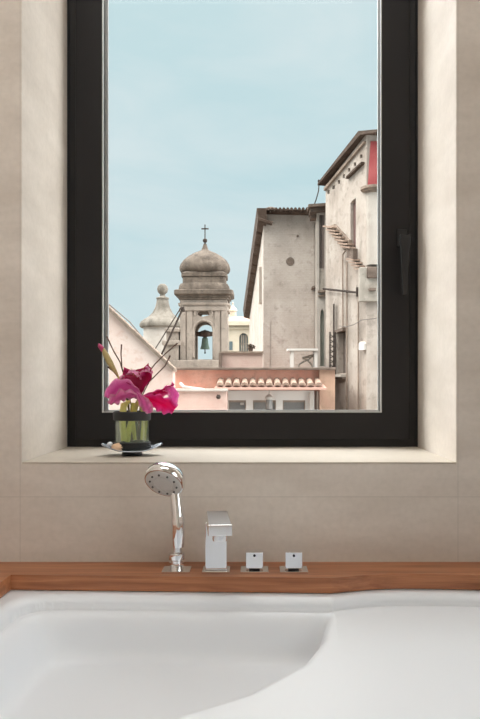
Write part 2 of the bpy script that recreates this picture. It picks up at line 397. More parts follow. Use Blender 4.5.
tub = thing('bathtub', 'white enamelled bathtub sunk under the teak deck', 'bathtub', (.3, 1.0, 0))
def softmin(ds, k=.022):
    m = min(ds); return m - k * math.log(sum(math.exp(-(d - m) / k) for d in ds))
def rim(d):
    d = max(d, -.02)
    if d < .012: return -.0285
    if d < .034:
        t = (d - .012) / .022; return -.0285 - .0175 * (1 - math.sqrt(max(0, 1 - t * t * .98)))
    return None
XB = [(-.1, .124), (0, .122), (.05, .114), (.1, .102), (.165, .066), (.24, -.022), (.30, -.141), (.4, -.36), (.9, -1.4)]
def xb(e):
    for (a, p), (c, q) in zip(XB, XB[1:]):
        if e <= c:
            t = (e - a) / (c - a); return p + (q - p) * t
    return XB[-1][1]
def tubz(x, y):
    d = softmin([yedge(x) - y, x - TX0, TX1 - x, y - TY0], .030)
    # cylindrical dent corners
    r = rim(d)
    if r is not None: return r
    e = d - .034
    wall = -.050 - .074 * (1 - math.exp(-(e / .038) ** 2.8)) - .010 * min(e, .3) - .002 * math.exp(-(e / .003) ** 2)
    # armrest shelf drops into the deep well farther forward
    well = max(0, min(1, (1.12 - y) / .2)); well = well * well * (3 - 2 * well)
    A = wall - well * .26
    w_ = max(0, min(1, e / .12)); w_ = w_ * w_ * (3 - 2 * w_); eb = e * (1 - w_) + (1.45 - y) * w_
    s = (x - xb(1.45 - y)) * .8
    B = -.048 - .245 * eb - .002 * math.exp(-(e / .003) ** 2) - well * .2
    B -= 6.0 * (.004 * math.log(1 + math.exp(max(-50, min(50, -s / .004)))))
    # soft maximum
    kk = .0035
    mx = max(A, B)
    return mx + kk * math.log(math.exp((A - mx) / kk) + math.exp((B - mx) / kk)) - kk * .1
b = MB()
NX = 300
U = []
x = TX0 - .012
while x < TX1 + .012:
    U.append(x); x += .003 if x < .45 else .012
U.append(TX1 + .012)
V = [-.012, -.004, 0, .006, .010, .012, .015, .018, .022, .026, .030, .0335, .0345, .037]
v = .040
while v < .36: V.append(v); v += .004
while v < .84: V.append(v); v += .012
verts = []
for u_ in U:
    ye = yedge(u_); L = ye - TY0 + .012
    row = []
    for v_ in V + [.9]:
        yy = ye - v_ if v_ < .84 else TY0 - .012
        yy = max(yy, TY0 - .012)
        row.append(b.bm.verts.new((u_, yy, DZ + tubz(u_, yy))))
    verts.append(row)
for i in range(len(U) - 1):
    for j in range(len(V)):
        b.bm.faces.new((verts[i][j], verts[i+1][j], verts[i+1][j+1], verts[i][j+1]))
basin = b.build('basin', M['enamel'], tub, smooth=True)
for e in basin.data.edges: e.use_edge_sharp = False
so = basin.modifiers.new('thick', 'SOLIDIFY'); so.thickness = .006; so.offset = -1
MB().box(XL + .002, XR - .002, .505, .54, .001, DZ - DT - .001).build('apron', M['wood'], tub, bevel=.002)
ox_, oz_ = .62, 0
b = MB(); b.lathe([(.0, .004), (.018, .004), (.026, .001), (.028, -.002)], (.45, .85, DZ + tubz(.45, .85) + .001), 24)
b.build('drain', M['chrome'], tub, smooth=True)

# ------------------------------------------------------------------ taps on the deck
def plate(t, cx, cy, w=.051, d=.048, h=.004):
    return MB().box(cx - w/2, cx + w/2, cy - d/2, cy + d/2, DZ, DZ + h).build('base_plate', M['chrome'], t, bevel=.0006)
YF = 1.523
# hand shower
cx = (176.8 - HX) * YF / F
sh = thing('hand_shower', 'round chrome hand shower standing upright in its deck holder', 'hand shower', (cx, YF, DZ))
plate(sh, cx, YF)
z = lambda py, Y=YF: CZ - (py - HY) * Y / F
b = MB(); b.lathe([(.0125, DZ + .004), (.0125, z(565)), (.0135, z(564)), (.0135, z(562)), (.011, z(561.5)), (.011, z(560.5)), (.0145, z(559)), (.0150, z(555)), (.0145, z(553)), (.0115, z(552))], (cx, YF, 0), 32)
b.build('holder', M['chrome'], sh, smooth=True)
b = MB(); b.lathe([(.0078, z(553)), (.0078, z(546))], (cx + .001, YF, 0), 24); b.build('hose_nut', M['brushed'], sh, smooth=True)
hp = [(178.5, 547, 0), (178.3, 538, 0), (178, 525, .001), (177.3, 512, .003), (176.0, 500, .006), (175.0, 492, .010), (173.8, 484, .017), (172, 478, .022)]
hr = [.0104, .0122, .0128, .0124, .0114, .0106, .0106, .0112]
b = MB(); b.tube([at(px, py, YF) + Vector((0, dy, 0)) for px, py, dy in hp], hr, 24)
b.build('grip', M['chrome'], sh, smooth=True)
nrm = Vector((-.22, -.70, -.68)).normalized()
zax = -nrm; xax = Vector((1, 0, -.10)); xax = (xax - zax * xax.dot(zax)).normalized(); yax = zax.cross(xax)
R3 = Matrix((xax, yax, zax)).transposed()
hc = at(163.6, 483.5, YF - .012)
b = MB(); b.lathe([(.0360, 0), (.0378, .003), (.0384, .008), (.0374, .014), (.033, .023), (.024, .030), (.011, .034), (0, .0345)], hc, 48, R3)
head = b.build('shower_head', M['chrome'], sh, smooth=True)
b = MB(); b.lathe([(0, -.0022), (.018, -.0022), (.0192, -.0012), (.0198, -.0022), (.0325, -.0015), (.0345, .0002), (.0352, .002)], hc, 48, R3)
b.build('spray_face', M['noz_grey'], head, smooth=True)
for k_ in range(10):
    a = 2 * PI * k_ / 10
    c = hc + R3 @ Vector((.0252 * math.cos(a), .0252 * math.sin(a), -.0018))
    MB().lathe([(.0019, .0005), (.0019, -.0018), (.0012, -.0024), (0, -.0024)], c, 10, R3).build('nozzle', M['noz_dark'], head, smooth=True)
# spout
cx = (216.3 - HX) * YF / F
sp = thing('bath_spout', 'square chrome waterfall bath spout between the hand shower and two square taps', 'tap', (cx, YF, DZ))
plate(sp, cx, YF, .050)
MB().box(cx - .0195, cx + .0195, YF - .012, YF + .022, DZ + .004, DZ + .090).build('column', M['chrome'], sp, bevel=.0012)
Rz = Matrix.Translation((cx, YF + .022, 0)) @ Matrix.Rotation(math.radians(4.8), 4, 'Z')
MB().box(-.0205, .0205, -.150, 0, DZ + .087, DZ + .106, Rz).build('spout_arm', M['chrome'], sp, bevel=.0012)
MB().box(-.0185, .0185, -.146, -.004, DZ + .1055, DZ + .1068, Rz).build('top_cover', M['satin_dark'], sp)
b = MB(); b.lathe([(.0125, DZ + .075), (.0135, DZ + .078), (.0135, DZ + .088)], (0, 0, 0), 24, None)
for v_ in b.bm.verts: v_.co = Rz @ (v_.co + Vector((.001, -.126, 0)))
b.build('aerator', M['brushed'], sp, smooth=True)
# knobs
for px, lab in ((254.5, 'square chrome bath tap beside the spout'), (293.5, 'square chrome bath tap at the right end, farthest from the spout')):
    cx = (px - HX) * YF / F
    kn = thing('bath_tap', lab, 'tap', (cx, YF, DZ), 'square taps on the deck')
    plate(kn, cx, YF)
    MB().lathe([(.010, DZ + .004), (.010, DZ + .009)], (cx, YF, 0), 24).build('neck', M['rubber'], kn, smooth=True)
    body = MB().box(cx - .0155, cx + .0155, YF - .017, YF + .014, DZ + .008, DZ + .038).build('knob_body', M['chrome'], kn, bevel=.0012)
    MB().lathe([(.0024, 0), (.0024, .0008), (0, .0008)], (cx, YF - .017, DZ + .0315), 16, Matrix.Rotation(PI / 2, 3, 'X')).build('dot', M['dot'], body)

# ------------------------------------------------------------------ vase, dish and flowers on the sill
VY = 1.75; VX = (132 - HX) * VY / F
dz0 = OZ0
M['dish'] = plain('silvery_dish', srgb(170, 178, 188), .22, .55)
b = MB(); nn = 32; g = []
ang = math.radians(9)
def dishz(u, v_): return .0075 + .0150 * abs(u) ** 2.4 + .0022 * v_ * v_
for i in range(nn + 1):
    row = []
    for j in range(nn + 1):
        u = -1 + 2 * i / nn; v_ = -1 + 2 * j / nn
        x_, y_ = u * .0635, v_ * (.004 + .044 * (1 - u * u) ** .6)
        row.append(b.bm.verts.new((VX + x_ * math.cos(ang) - y_ * math.sin(ang), VY + x_ * math.sin(ang) + y_ * math.cos(ang), dz0 + dishz(u, v_))))
    g.append(row)
for i in range(nn):
    for j in range(nn): b.bm.faces.new((g[i][j], g[i+1][j], g[i+1][j+1], g[i][j+1]))
dish = thing('dish', 'shallow silvery dish with upturned ends under the vase', 'dish', (VX, VY, dz0))
o = b.build('bowl', M['dish'], dish, smooth=True)
s_ = o.modifiers.new('thick', 'SOLIDIFY'); s_.thickness = .0025; s_.offset = 1
MB().lathe([(.021, dz0), (.022, dz0 + .002), (.020, dz0 + .0074)], (VX, VY, 0), 40).build('foot', M['rubber'], dish, smooth=True)

VZ = dz0 + .0120
vase = thing('vase', 'small round glass vase with black rubber bands at its rim and base', 'vase', (VX, VY, VZ))
b = MB(); b.lathe([(.0, VZ + .001), (.0355, VZ + .001), (.0362, VZ + .004), (.0362, VZ + .079), (.0340, VZ + .079), (.0338, VZ + .005), (0, VZ + .005)], (VX, VY, 0), 56)
b.build('glass_body', M['vase_glass'], vase, smooth=True)
b = MB(); b.lathe([(0, VZ + .0055), (.0335, VZ + .0055), (.0335, VZ + .060), (0, VZ + .060)], (VX, VY, 0), 48)
b.build('water', M['water'], vase, smooth=True)
b = MB(); b.lathe([(.0363, VZ + .0615), (.0392, VZ + .0625), (.0396, VZ + .070), (.0392, VZ + .0795), (.0363, VZ + .0805)], (VX, VY, 0), 56, cap=False)
b.build('rim_band', M['rubber'], vase, smooth=True)
b = MB(); b.lathe([(.0363, VZ + .001), (.0385, VZ + .002), (.0385, VZ + .016), (.0363, VZ + .017)], (VX, VY, 0), 56, cap=False)
for k_ in range(60):
    a = 2 * PI * k_ / 60
    for hh in (.005, .0095, .014):
        c = Vector((VX + .0388 * math.cos(a), VY + .0388 * math.sin(a), VZ + hh))
        b.lathe([(0, -.0016), (.0014, -.0008), (.0014, .0008), (0, .0016)], c, 6)
b.build('base_band', M['rubber'], vase, smooth=True)

def petal_mat():
    m, nt, bb = newmat('petal')
    at_ = N(nt, 'ShaderNodeVertexColor'); at_.layer_name = 'col'
    tc = N(nt, 'ShaderNodeTexCoord'); nz = N(nt, 'ShaderNodeTexNoise', Scale=240.0, Detail=4.0); nt.links.new(tc.outputs['Object'], nz.inputs['Vector'])
    c = mixc(nt, ramp(nt, nz.outputs['Fac'], [(.45, (0, 0, 0, 1)), (.75, (.10, .10, .10, 1))]), at_.outputs['Color'], srgb(170, 20, 120))
    nt.links.new(c, bb.inputs['Base Color']); bb.inputs['Roughness'].default_value = .5
    tr = N(nt, 'ShaderNodeBsdfTranslucent'); nt.links.new(c, tr.inputs['Color'])
    mx = nt.nodes.new('ShaderNodeMixShader'); mx.inputs[0].default_value = .55
    out = nt.nodes['Material Output']
    nt.links.new(bb.outputs[0], mx.inputs[1]); nt.links.new(tr.outputs[0], mx.inputs[2]); nt.links.new(mx.outputs[0], out.inputs['Surface'])
    return m
M['petal'] = petal_mat()
M['stalk'] = plain('green_stalk', srgb(214, 210, 120), .5, noise=.25, scale=60)
M['bud'] = plain('olive_bud', srgb(164, 146, 96), .5, noise=.2, scale=60)
M['twig'] = plain('brown_twig', srgb(96, 74, 66), .8, noise=.2, scale=80)
def sp3(px, py, dy=0): return at(px, py, VY + dy)
def bez(ps, t):
    ps = [p.copy() for p in ps]
    while len(ps) > 1: ps = [a.lerp(b_, t) for a, b_ in zip(ps, ps[1:])]
    return ps[0]
def petal(parent, path, width, wdir, cup, ruffle, cmid, cedge, seed=0, name='petal', w0=.12, wend=.35, pw=1.0, nu=40, nv=17):
    rnd = random.Random(seed); ph = rnd.random() * 6
    P = [sp3(*p) for p in path]; b = MB(); cl = b.bm.loops.layers.color.new('col')
    rows = []; cols = {}
    wd = Vector(wdir).normalized()
    for i in range(nu + 1):
        t = i / nu; c = bez(P, t); tan = (bez(P, min(1, t + .02)) - bez(P, max(0, t - .02))).normalized()
        side = (wd - tan * wd.dot(tan)).normalized(); nn_ = tan.cross(side)
        prof = (w0 + (1 - w0) * math.sin(min(1, t * 1.55) * PI / 2) ** pw) if t < .65 else 1
        if t > .65: prof = wend + (1 - wend) * math.cos((t - .65) / .35 * PI / 2) ** .7
        w = width * prof / 2
        row = []
        for j in range(nv + 1):
            s = -1 + 2 * j / nv
            off = cup * w * (s * s) + ruffle * (abs(s) ** 1.6) * math.sin(t * 26 + ph + s * 1.8) * min(1, t * 2) + ruffle * .35 * math.sin(t * 9 + s * 7 + ph)
            p = c + side * (s * w * (1 + .06 * math.sin(t * 23 + ph * 2))) + nn_ * off
            vtx = b.bm.verts.new(p); row.append(vtx)
            e = abs(s) ** 1.7 * .95 + max(0, t - .75) * 1.1
            e = max(0, min(1, e))
            cols[vtx] = [cmid[k] * (1 - e) + cedge[k] * e for k in range(3)] + [1]
        rows.append(row)
    for i in range(nu):
        for j in range(nv):
            f = b.bm.faces.new((rows[i][j], rows[i+1][j], rows[i+1][j+1], rows[i][j+1]))
            for lp in f.loops: lp[cl] = cols[lp.vert]
    o = b.build(name, M['petal'], parent, smooth=True)
    m = o.modifiers.new('thick', 'SOLIDIFY'); m.thickness = .0008
    return o
MAG = srgb(224, 44, 164); DK = srgb(214, 20, 146); MV = srgb(246, 184, 228); PK = srgb(253, 224, 242); HOT = srgb(252, 50, 190); WH = srgb(246, 222, 232)
lily = thing('lily', 'magenta lily with curled wilting petals in the glass vase', 'flower', (VX, VY, VZ + .006))
petal(lily, [(139, 398, .0), (140, 388, -.004), (138, 378, -.002), (136, 370, .012)], .058, (1, .15, 0), -.55, .0022, DK, MAG, 1, wend=.95, w0=.08, pw=4.0)
petal(lily, [(139, 396, .01), (146, 384, .012), (149, 374, .004), (145, 369, -.006)], .030, (.8, .5, .3), .5, .003, MAG, PK, 2, wend=.4)
petal(lily, [(136, 388, .01), (127, 376, .008), (118, 376, .0), (112, 386, -.006)], .018, (.2, .6, .8), .5, .002, MAG, MV, 3)
petal(lily, [(142, 400, -.006), (131, 385, -.010), (119, 382, -.016), (108, 398, -.012)], .044, (.15, -.35, 1), -.35, .0062, MV, PK, 4, wend=.5, w0=.2)
petal(lily, [(142, 399, -.010), (130, 392, -.022), (118, 396, -.022), (110, 404, -.016)], .028, (.1, -.6, .8), .3, .0050, MV, WH, 5, wend=.5)
petal(lily, [(136, 392, -.016), (142, 400, -.026), (147, 406, -.026), (150, 413, -.020)], .024, (.8, 0, .5), -.3, .003, MV, WH, 6, wend=.5)
petal(lily, [(139, 398, .0), (152, 394, -.006), (166, 393, -.008), (173, 383, .002)], .022, (.1, -.6, 1), .4, .0030, MAG, PK, 7, wend=.35, w0=.2)
petal(lily, [(163, 391, -.006), (172, 387, -.006), (176, 394, -.008), (172, 406, -.008)], .022, (1, .2, .5), .4, .0030, MV, PK, 12, wend=.35, w0=.2)
petal(lily, [(142, 398, -.004), (152, 400, -.018), (164, 402, -.022), (175, 409, -.018)], .038, (-.1, -.35, 1), .25, .0050, HOT, MV, 8, wend=.6, w0=.2)
for i, (pth) in enumerate(([(132, 374, 0), (128, 371, -.004), (123, 373, -.006), (119, 378, -.004)], [(140, 373, -.004), (144, 371, -.008), (149, 370, -.006), (152, 374, .0)], [(126, 375, -.004), (131, 369, -.008), (136, 373, -.010), (138, 377, -.008)])):
    petal(lily, pth, .012, (.2, .9, .5), .6, .0015, PK, WH, 20 + i)
for px, py in ((131, 366), (135, 368), (144, 365), (148, 367), (124, 367)):
    MB().tube([sp3(138, 392, 0), sp3((138 + px) / 2, 378, .004), sp3(px, py + 2, -.003)], .0006, 6).build('stamen', M['bud'], lily, smooth=True)
MB().tube([sp3(139, 398, 0), sp3(137, 404, 0), sp3(133, 415, 0), sp3(128, 434, .004), sp3(127, 441.5, .006)], [.003, .0045, .0055, .0065, .0065], 14).build('stem', M['stalk'], lily, smooth=True)
MB().tube([sp3(138, 400, .004), sp3(143, 408, .002), sp3(145, 418, -.002), sp3(143, 440, -.004)], [.003, .006, .0065, .006], 14).build('stem', M['stalk'], lily, smooth=True)
MB().tube([sp3(130, 401, .01), sp3(124, 405, .004), sp3(122, 418, -.004), sp3(124, 441, -.008)], [.003, .007, .0075, .006], 14).build('stem', M['stalk'], lily, smooth=True)
MB().tube([sp3(133, 403, .016), sp3(132, 415, .012), sp3(135, 440, .012)], [.005, .005, .004], 12).build('stem', M['stalk'], lily, smooth=True)

bd = thing('lily_bud', 'olive lily bud with a magenta tip leaning left above the vase', 'flower bud', (VX, VY, VZ + .006))
MB().tube([sp3(103, 349, .004), sp3(106, 355, .003), sp3(110, 363, .001), sp3(115, 371, 0), sp3(118, 376, 0)], [.0035, .0062, .0068, .0042, .0018], 16).build('bud', M['bud'], bd, smooth=True)
tip = MB(); tip.tube([sp3(98.5, 343.5, .006), sp3(99.5, 345.5, .006), sp3(101.5, 348, .005), sp3(104, 351.5, .004)], [.001, .0042, .0050, .0040], 14)
M['tipm'] = plain('magenta_tip', srgb(170, 40, 96), .5, noise=.2, scale=90)
tip.build('tip', M['tipm'], bd, smooth=True)
MB().tube([sp3(117.5, 375, 0), sp3(123, 388, .006), sp3(127, 402, .012), sp3(131, 420, .014), sp3(130, 440, .014)], .0018, 8).build('stem', M['stalk'], bd, smooth=True)
for pts, lab in (
    ([(121.5, 345, .01), (121, 354, .01), (122, 368, .01), (127, 385, .012), (131, 405, .016), (135, 441, .018)], 'short upright bare twig with a swollen tip behind the lily'),
    ([(177, 343.5, .0), (165, 354, .004), (155, 364, .008), (149, 372, .010), (141, 395, .014), (137, 441, .0165)], 'longer of the two bare twigs leaning right over the lily'),
    ([(170, 356, -.004), (165, 366, .0), (157, 374, .004), (149, 382, .006), (140, 400, .010), (139, 441, .010)], 'shorter of the two bare twigs leaning right over the lily'),
    ([(107, 337, .02), (113, 350, .02), (120, 362, .018), (126, 382, .018), (129, 405, .018), (130, 441, .02)], 'long bare twig leaning left behind the olive bud'),
    ([(108, 367, .0), (114, 372, .002), (121, 381, .006), (128, 402, .010), (132, 441, .008)], 'lowest bare twig leaning left beneath the olive bud')):
    o = MB().tube([sp3(*p) for p in pts], [.0017] + [.0013] * (len(pts) - 2) + [.0013], 8)
    e_ = sp3(*pts[0]); o.lathe([(0, -.002), (.0016, -.001), (.0016, .001), (0, .002)], e_, 8)
    tag(o.build('twig', M['twig'], smooth=True, origin=sp3(*pts[-1])), lab, 'twig', 'bare twigs in the vase')

# ball and shell on the dish
def blob(name, c, r, sc, mat, lab, cat, rot=0, jit=.0):
    b = MB(); bmesh.ops.create_icosphere(b.bm, subdivisions=4, radius=1)
    rr = Euler((0, 0, rot))
    for v_ in b.bm.verts:
        n = v_.co.copy(); f = 1 + jit * (math.sin(n.x * 5 + 1) * math.cos(n.y * 4) + .6 * math.sin(n.z * 6 + n.x * 3))
        p = Vector((n.x * sc[0], n.y * sc[1], n.z * sc[2])) * r * f; p.rotate(rr); v_.co = p + Vector(c)
    return tag(b.build(name, mat, smooth=True, origin=c), lab, cat)
M['pearl'] = plain('silver_ball', srgb(226, 230, 238), .2, .3)
M['shell'] = plain('tan_stone', srgb(232, 198, 166), .5, noise=.15, scale=90)
pc = at(110, 443, VY - .012); pc.z = dz0 + .0225
blob('ball', pc, .0068, (1, 1, 1), M['pearl'], 'small shiny silvery ball on the left of the dish', 'ball')
pc = at(118.5, 446, VY - .030); pc.z = dz0 + .0192
blob('pebble', pc, .0145, (1, .55, .62), M['shell'], 'tan rounded pebble on the dish in front of the vase', 'pebble', .1, .03)

# ------------------------------------------------------------------ outside
ZG = -13.0
MB().box(-60, 60, 3.0, 140, ZG - .3, ZG).build('ground', M['ground'], kind='structure')

# --- bell tower
TY = 41.25; TS = TY / F
tx = (205 - HX) * TS
tz = lambda py: CZ - (py - HY) * TS
ty_c = TY
tw = thing('bell_tower', 'stone bell tower with an onion dome and a cross on top', 'tower', (tx, ty_c, ZG))
H = 22.9 * TS            # half width of body
arch = [(-8.6 * TS, tz(360))] + [(-8.6 * TS * math.cos(a), tz(332) + 8.6 * TS * math.sin(a)) for a in [PI * i / 14 for i in range(15)]] + [(8.6 * TS, tz(360))]
tref = [(5.6 * TS * math.cos(a) * (1 + .12 * math.cos(3 * a + PI / 2)), tz(315.2) + 3.2 * TS * math.sin(a) * (1 + .1 * math.cos(3 * a))) for a in [2 * PI * i / 20 for i in range(20)]]
outer = [(-H, tz(368)), (H, tz(368)), (H, tz(300)), (-H, tz(300))]
for s_, hw in ((0, 1), (1, 1)):
    b = MB()
    for sg in (-1, 1):
        oo = outer if s_ == 0 else [(-H + .36, tz(368)), (H - .36, tz(368)), (H - .36, tz(300)), (-H + .36, tz(300))]
        if s_ == 0: f = lambda u, v, q=0: Vector((tx + u, ty_c + sg * (H - q), v))
        else: f = lambda u, v, q=0: Vector((tx + sg * (H - q), ty_c + u, v))
        b.prism([oo, arch, tref], lambda u, v: f(u, v, 0), lambda u, v: f(u, v, .35))
    b.build('arched_wall', M['tower'], tw)
b = MB()                                          # pilasters, arch surround, string courses
for sx in (-1, 1):
    for q in (20.0, 13.5):
        b.box(tx + sx * q * TS - .13, tx + sx * q * TS + .13, ty_c - H - (.09 if q > 15 else .05), ty_c - H + .1, tz(368), tz(313))
pts = [Vector((tx + 10 * TS * math.cos(a), ty_c - H - .02, tz(332) + 10 * TS * math.sin(a))) for a in [PI * i / 16 for i in range(17)]]
b.tube([Vector((tx + 10 * TS, ty_c - H - .02, tz(358)))] + pts + [Vector((tx - 10 * TS, ty_c - H - .02, tz(358)))], .06, 6)
pts = [Vector((tx + 8.6 * TS * math.cos(a), ty_c - H - .02, tz(315.5) + 5.6 * TS * math.sin(a))) for a in [PI * i / 16 for i in range(-2, 19)]]
b.tube(pts, .055, 6)
b.build('pilasters', M['tower'], tw)
def ring(name, prof, mat, power=7, **kw):
    return MB().lathe([(r * TS, tz(p)) for r, p in prof], (tx, ty_c, 0), 64, power=power, **kw).build(name, mat, tw, smooth=True)
ring('string_course', [(23.8, 313), (24.8, 312.5), (24.8, 310), (23.9, 309.5), (23.9, 307.5), (25.2, 307), (25.6, 305), (23.8, 304.5)], M['tower'])
ring('cornice', [(23, 302), (24.4, 301.6), (24.4, 300), (25.8, 299.4), (25.8, 298), (28.0, 297.2), (28.8, 296.6), (28.8, 292.8), (27.6, 292.2), (22, 291.8)], M['tower_dark'], power=14)
ring('drum', [(25.0, 292.6), (25.0, 291), (24.6, 288), (23.2, 285.8), (21.2, 285.0), (21.2, 279.6), (20.6, 279.2), (22.4, 278.6), (22.6, 275.4), (21.4, 274.6), (19.5, 273.6)], M['tower_dark'], power=8)
ring('dome', [(21.0, 274.6), (24.0, 273.0), (25.2, 270.8), (25.4, 268.0), (24.4, 265), (21.6, 260.8), (16.8, 256.8), (11.4, 253.6), (6.6, 251.6), (3.6, 250), (2.6, 247.5), (1.8, 245), (1.6, 244.2)], M['tower_dark'], power=2.3, lobes=16, amp=.035)
ring('finial', [(.9, 244.6), (1.5, 243.9), (.6, 243.2), (.6, 242.8), (1.6, 242.4), (2.3, 241), (2.1, 239.6), (1.1, 238.7), (.5, 238.3), (.5, 237)], M['iron'], power=2)
b = MB(); b.box(tx - .024, tx + .024, ty_c - .024, ty_c + .024, tz(238), tz(224.6)); b.box(tx - 3.6 * TS, tx + 3.6 * TS, ty_c - .024, ty_c + .024, tz(229.4), tz(228.2))
b.build('cross', M['iron'], tw)
b = MB()
b.box(tx - 29 * TS, tx + 24.5 * TS, ty_c - 1.55, ty_c + 1.3, ZG, tz(361))
b.build('base', M['tower'], tw, bevel=.03)
MB().box(tx - H + .35, tx + H - .35, ty_c - H + .35, ty_c + H - .35, tz(363), tz(360)).build('bell_floor', M['tower'], tw)
b = MB(); b.box(tx - 38 * TS, tx - 24 * TS, ty_c - 1.4, ty_c + 1.0, ZG, tz(346)); b.box(tx - 39.5 * TS, tx - 22 * TS, ty_c - 1.52, ty_c + 1.1, tz(346.5), tz(342)); b.box(tx - 36 * TS, tx - 24 * TS, ty_c - 1.2, ty_c + .8, tz(343), tz(333)); b.box(tx - 37.5 * TS, tx - 23 * TS, ty_c - 1.3, ty_c + .9, tz(333.5), tz(330))
b.build('buttress', M['tower'], tw, bevel=.03)

bl = thing('bell', 'greenish bronze bell hanging in the arch of the bell tower', 'bell', (tx, ty_c, tz(333)))
b = MB(); b.lathe([(4.7 * TS, tz(349.2)), (4.5 * TS, tz(348)), (3.6 * TS, tz(344.5)), (3.1 * TS, tz(340.5)), (2.9 * TS, tz(338.4)), (1.6 * TS, tz(337)), (0, tz(336.6))], (tx, ty_c, 0), 32); b.build('bell_body', M['bronze'], bl, smooth=True)
b = MB(); b.lathe([(.5 * TS, tz(337.5)), (.5 * TS, tz(352)), (1.0 * TS, tz(353)), (0, tz(354))], (tx, ty_c, 0), 12); b.build('clapper', M['iron'], bl, smooth=True)
b = MB(); b.tube([(tx - H + .3, ty_c, tz(334)), (tx - .25, ty_c, tz(334)), (tx, ty_c, tz(333.6)), (tx + .25, ty_c, tz(334)), (tx + H - .3, ty_c, tz(334))], [.07, .12, .19, .12, .07], 10); b.lathe([(.30, tz(336.4)), (.30, tz(332.6)), (.18, tz(330.8))], (tx, ty_c, 0), 16)
b.build('headstock', M['beam'], bl, smooth=True)

# --- small cupola beside the tower
CY = 46.0; CS = (CY + .8) / F; cx_ = (162.6 - HX) * CS; cz = lambda py: CZ - (py - HY) * CS
cu = thing('stone_cupola', 'small bell-shaped stone cupola with a ball finial left of the bell tower', 'cupola', (cx_, CY + .8, ZG))
MB().lathe([(22 * CS, cz(328)), (23.2 * CS, cz(326.8)), (23.4 * CS, cz(324.6)), (22 * CS, cz(322)), (19 * CS, cz(319.6)), (14.5 * CS, cz(317)), (10.5 * CS, cz(313)), (7.8 * CS, cz(308)), (6.4 * CS, cz(303)), (6.0 * CS, cz(300)), (4.6 * CS, cz(299))], (cx_, CY + .8, 0), 48, lobes=8, amp=.05).build('roof', M['cupola'], cu, smooth=True)
MB().lathe([(5.0 * CS, cz(300)), (6.4 * CS, cz(299)), (6.4 * CS, cz(297.8)), (3.2 * CS, cz(296.6)), (2.4 * CS, cz(294.8)), (3.0 * CS, cz(294)), (4.6 * CS, cz(292.5)), (5.6 * CS, cz(289.2)), (4.6 * CS, cz(286)), (2.4 * CS, cz(284)), (0, cz(283.6))], (cx_, CY + .8, 0), 32).build('ball_finial', M['cupola'], cu, smooth=True)
MB().lathe([(19 * CS, ZG), (19 * CS, cz(327))], (cx_, CY + .8, 0), 40).build('drum', M['white_paint'], cu, smooth=True)

# --- cream church far behind
CHY = 62.0; chs = CHY / F
ch = thing('church', 'cream church with a tall arched window and small lantern, right of the bell tower', 'church', (at(240, 383, CHY).x, CHY + 4, ZG))
aw = [(x_, y_) for x_, y_ in [(239.2, 354)] + [(243.6 - 4.4 * math.cos(a), 338 - 5 * math.sin(a)) for a in [PI * i / 12 for i in range(13)]] + [(248, 354)]]
b = MB(); b.prism([[(214, 372), (264, 372), (264, 322), (214, 322)], [(x_, y_) for x_, y_ in aw]], lambda u, v: at(u, v, CHY), lambda u, v: at(u, v, CHY) + Vector((0, .6, 0)))
b.box(at(214, 0, CHY).x, at(264, 0, CHY).x, CHY + .6, CHY + 8, ZG, at(0, 322, CHY).z); b.box(at(214, 0, CHY).x, at(264, 0, CHY).x, CHY, CHY + .6, ZG, at(0, 372, CHY).z)
b.build('wall', M['cream'], ch)
b = MB(); b.box(at(214, 0, CHY).x - .2, at(264, 0, CHY).x + .2, CHY - .4, CHY, at(0, 325.5, CHY).z, at(0, 321.5, CHY).z); b.box(at(214, 0, CHY).x, at(264, 0, CHY).x, CHY - .15, CHY, at(0, 329, CHY).z, at(0, 327.5, CHY).z)
b.build('cornice', M['cream'], ch)
w_ = MB(); w_.prism([aw], lambda u, v: at(u, v, CHY) + Vector((0, .30, 0)), lambda u, v: at(u, v, CHY) + Vector((0, .4, 0))); w_ = w_.build('window', M['church_glass'], ch)
b = MB()
for q in (241.5, 243.6, 246): b.box(at(q, 0, CHY).x - .05, at(q, 0, CHY).x + .05, CHY + .22, CHY + .30, at(0, 354, CHY).z, at(0, 335, CHY).z)
b.box(at(239.4, 0, CHY).x, at(248, 0, CHY).x, CHY + .22, CHY + .30, at(0, 344, CHY).z, at(0, 343.3, CHY).z)
b.build('glazing_bars', M['concrete'], w_)
MB().box(at(229.2, 0, CHY).x, at(232.6, 0, CHY).x, CHY - .05, CHY + .05, at(0, 350, CHY).z, at(0, 341.5, CHY).z).build('window', M['church_glass'], ch)
x0_, x1_ = at(214, 0, CHY).x, at(266, 0, CHY).x
MB().hexa([(x0_, CHY - .3, at(0, 322, CHY).z), (x1_, CHY - .3, at(0, 322, CHY).z), (x1_, CHY + 8, at(0, 322, CHY).z), (x0_, CHY + 8, at(0, 322, CHY).z)],
          [(x0_ + 1.2, CHY + 3.5, at(0, 313, CHY).z), (x1_ - 1, CHY + 3.5, at(0, 313, CHY).z), (x1_ - 1, CHY + 5, at(0, 313, CHY).z), (x0_ + 1.2, CHY + 5, at(0, 313, CHY).z)]).build('roof', M['church_roof'], ch)
lx = at(232.8, 0, CHY + 5).x; s5 = (CHY + 5) / F; l5 = lambda p: CZ - (p - HY) * s5
MB().lathe([(5.2 * s5, l5(322)), (5.2 * s5, l5(319.4)), (3.6 * s5, l5(318.6)), (3.4 * s5, l5(311.5)), (4.4 * s5, l5(311)), (4.2 * s5, l5(309.8)), (3.0 * s5, l5(308)), (1.6 * s5, l5(306.4)), (.7 * s5, l5(305.4)), (.5 * s5, l5(303.5)), (1.0 * s5, l5(303)), (0, l5(301.4))], (lx, CHY + 5, 0), 24).build('lantern', M['cream'], ch, smooth=True)

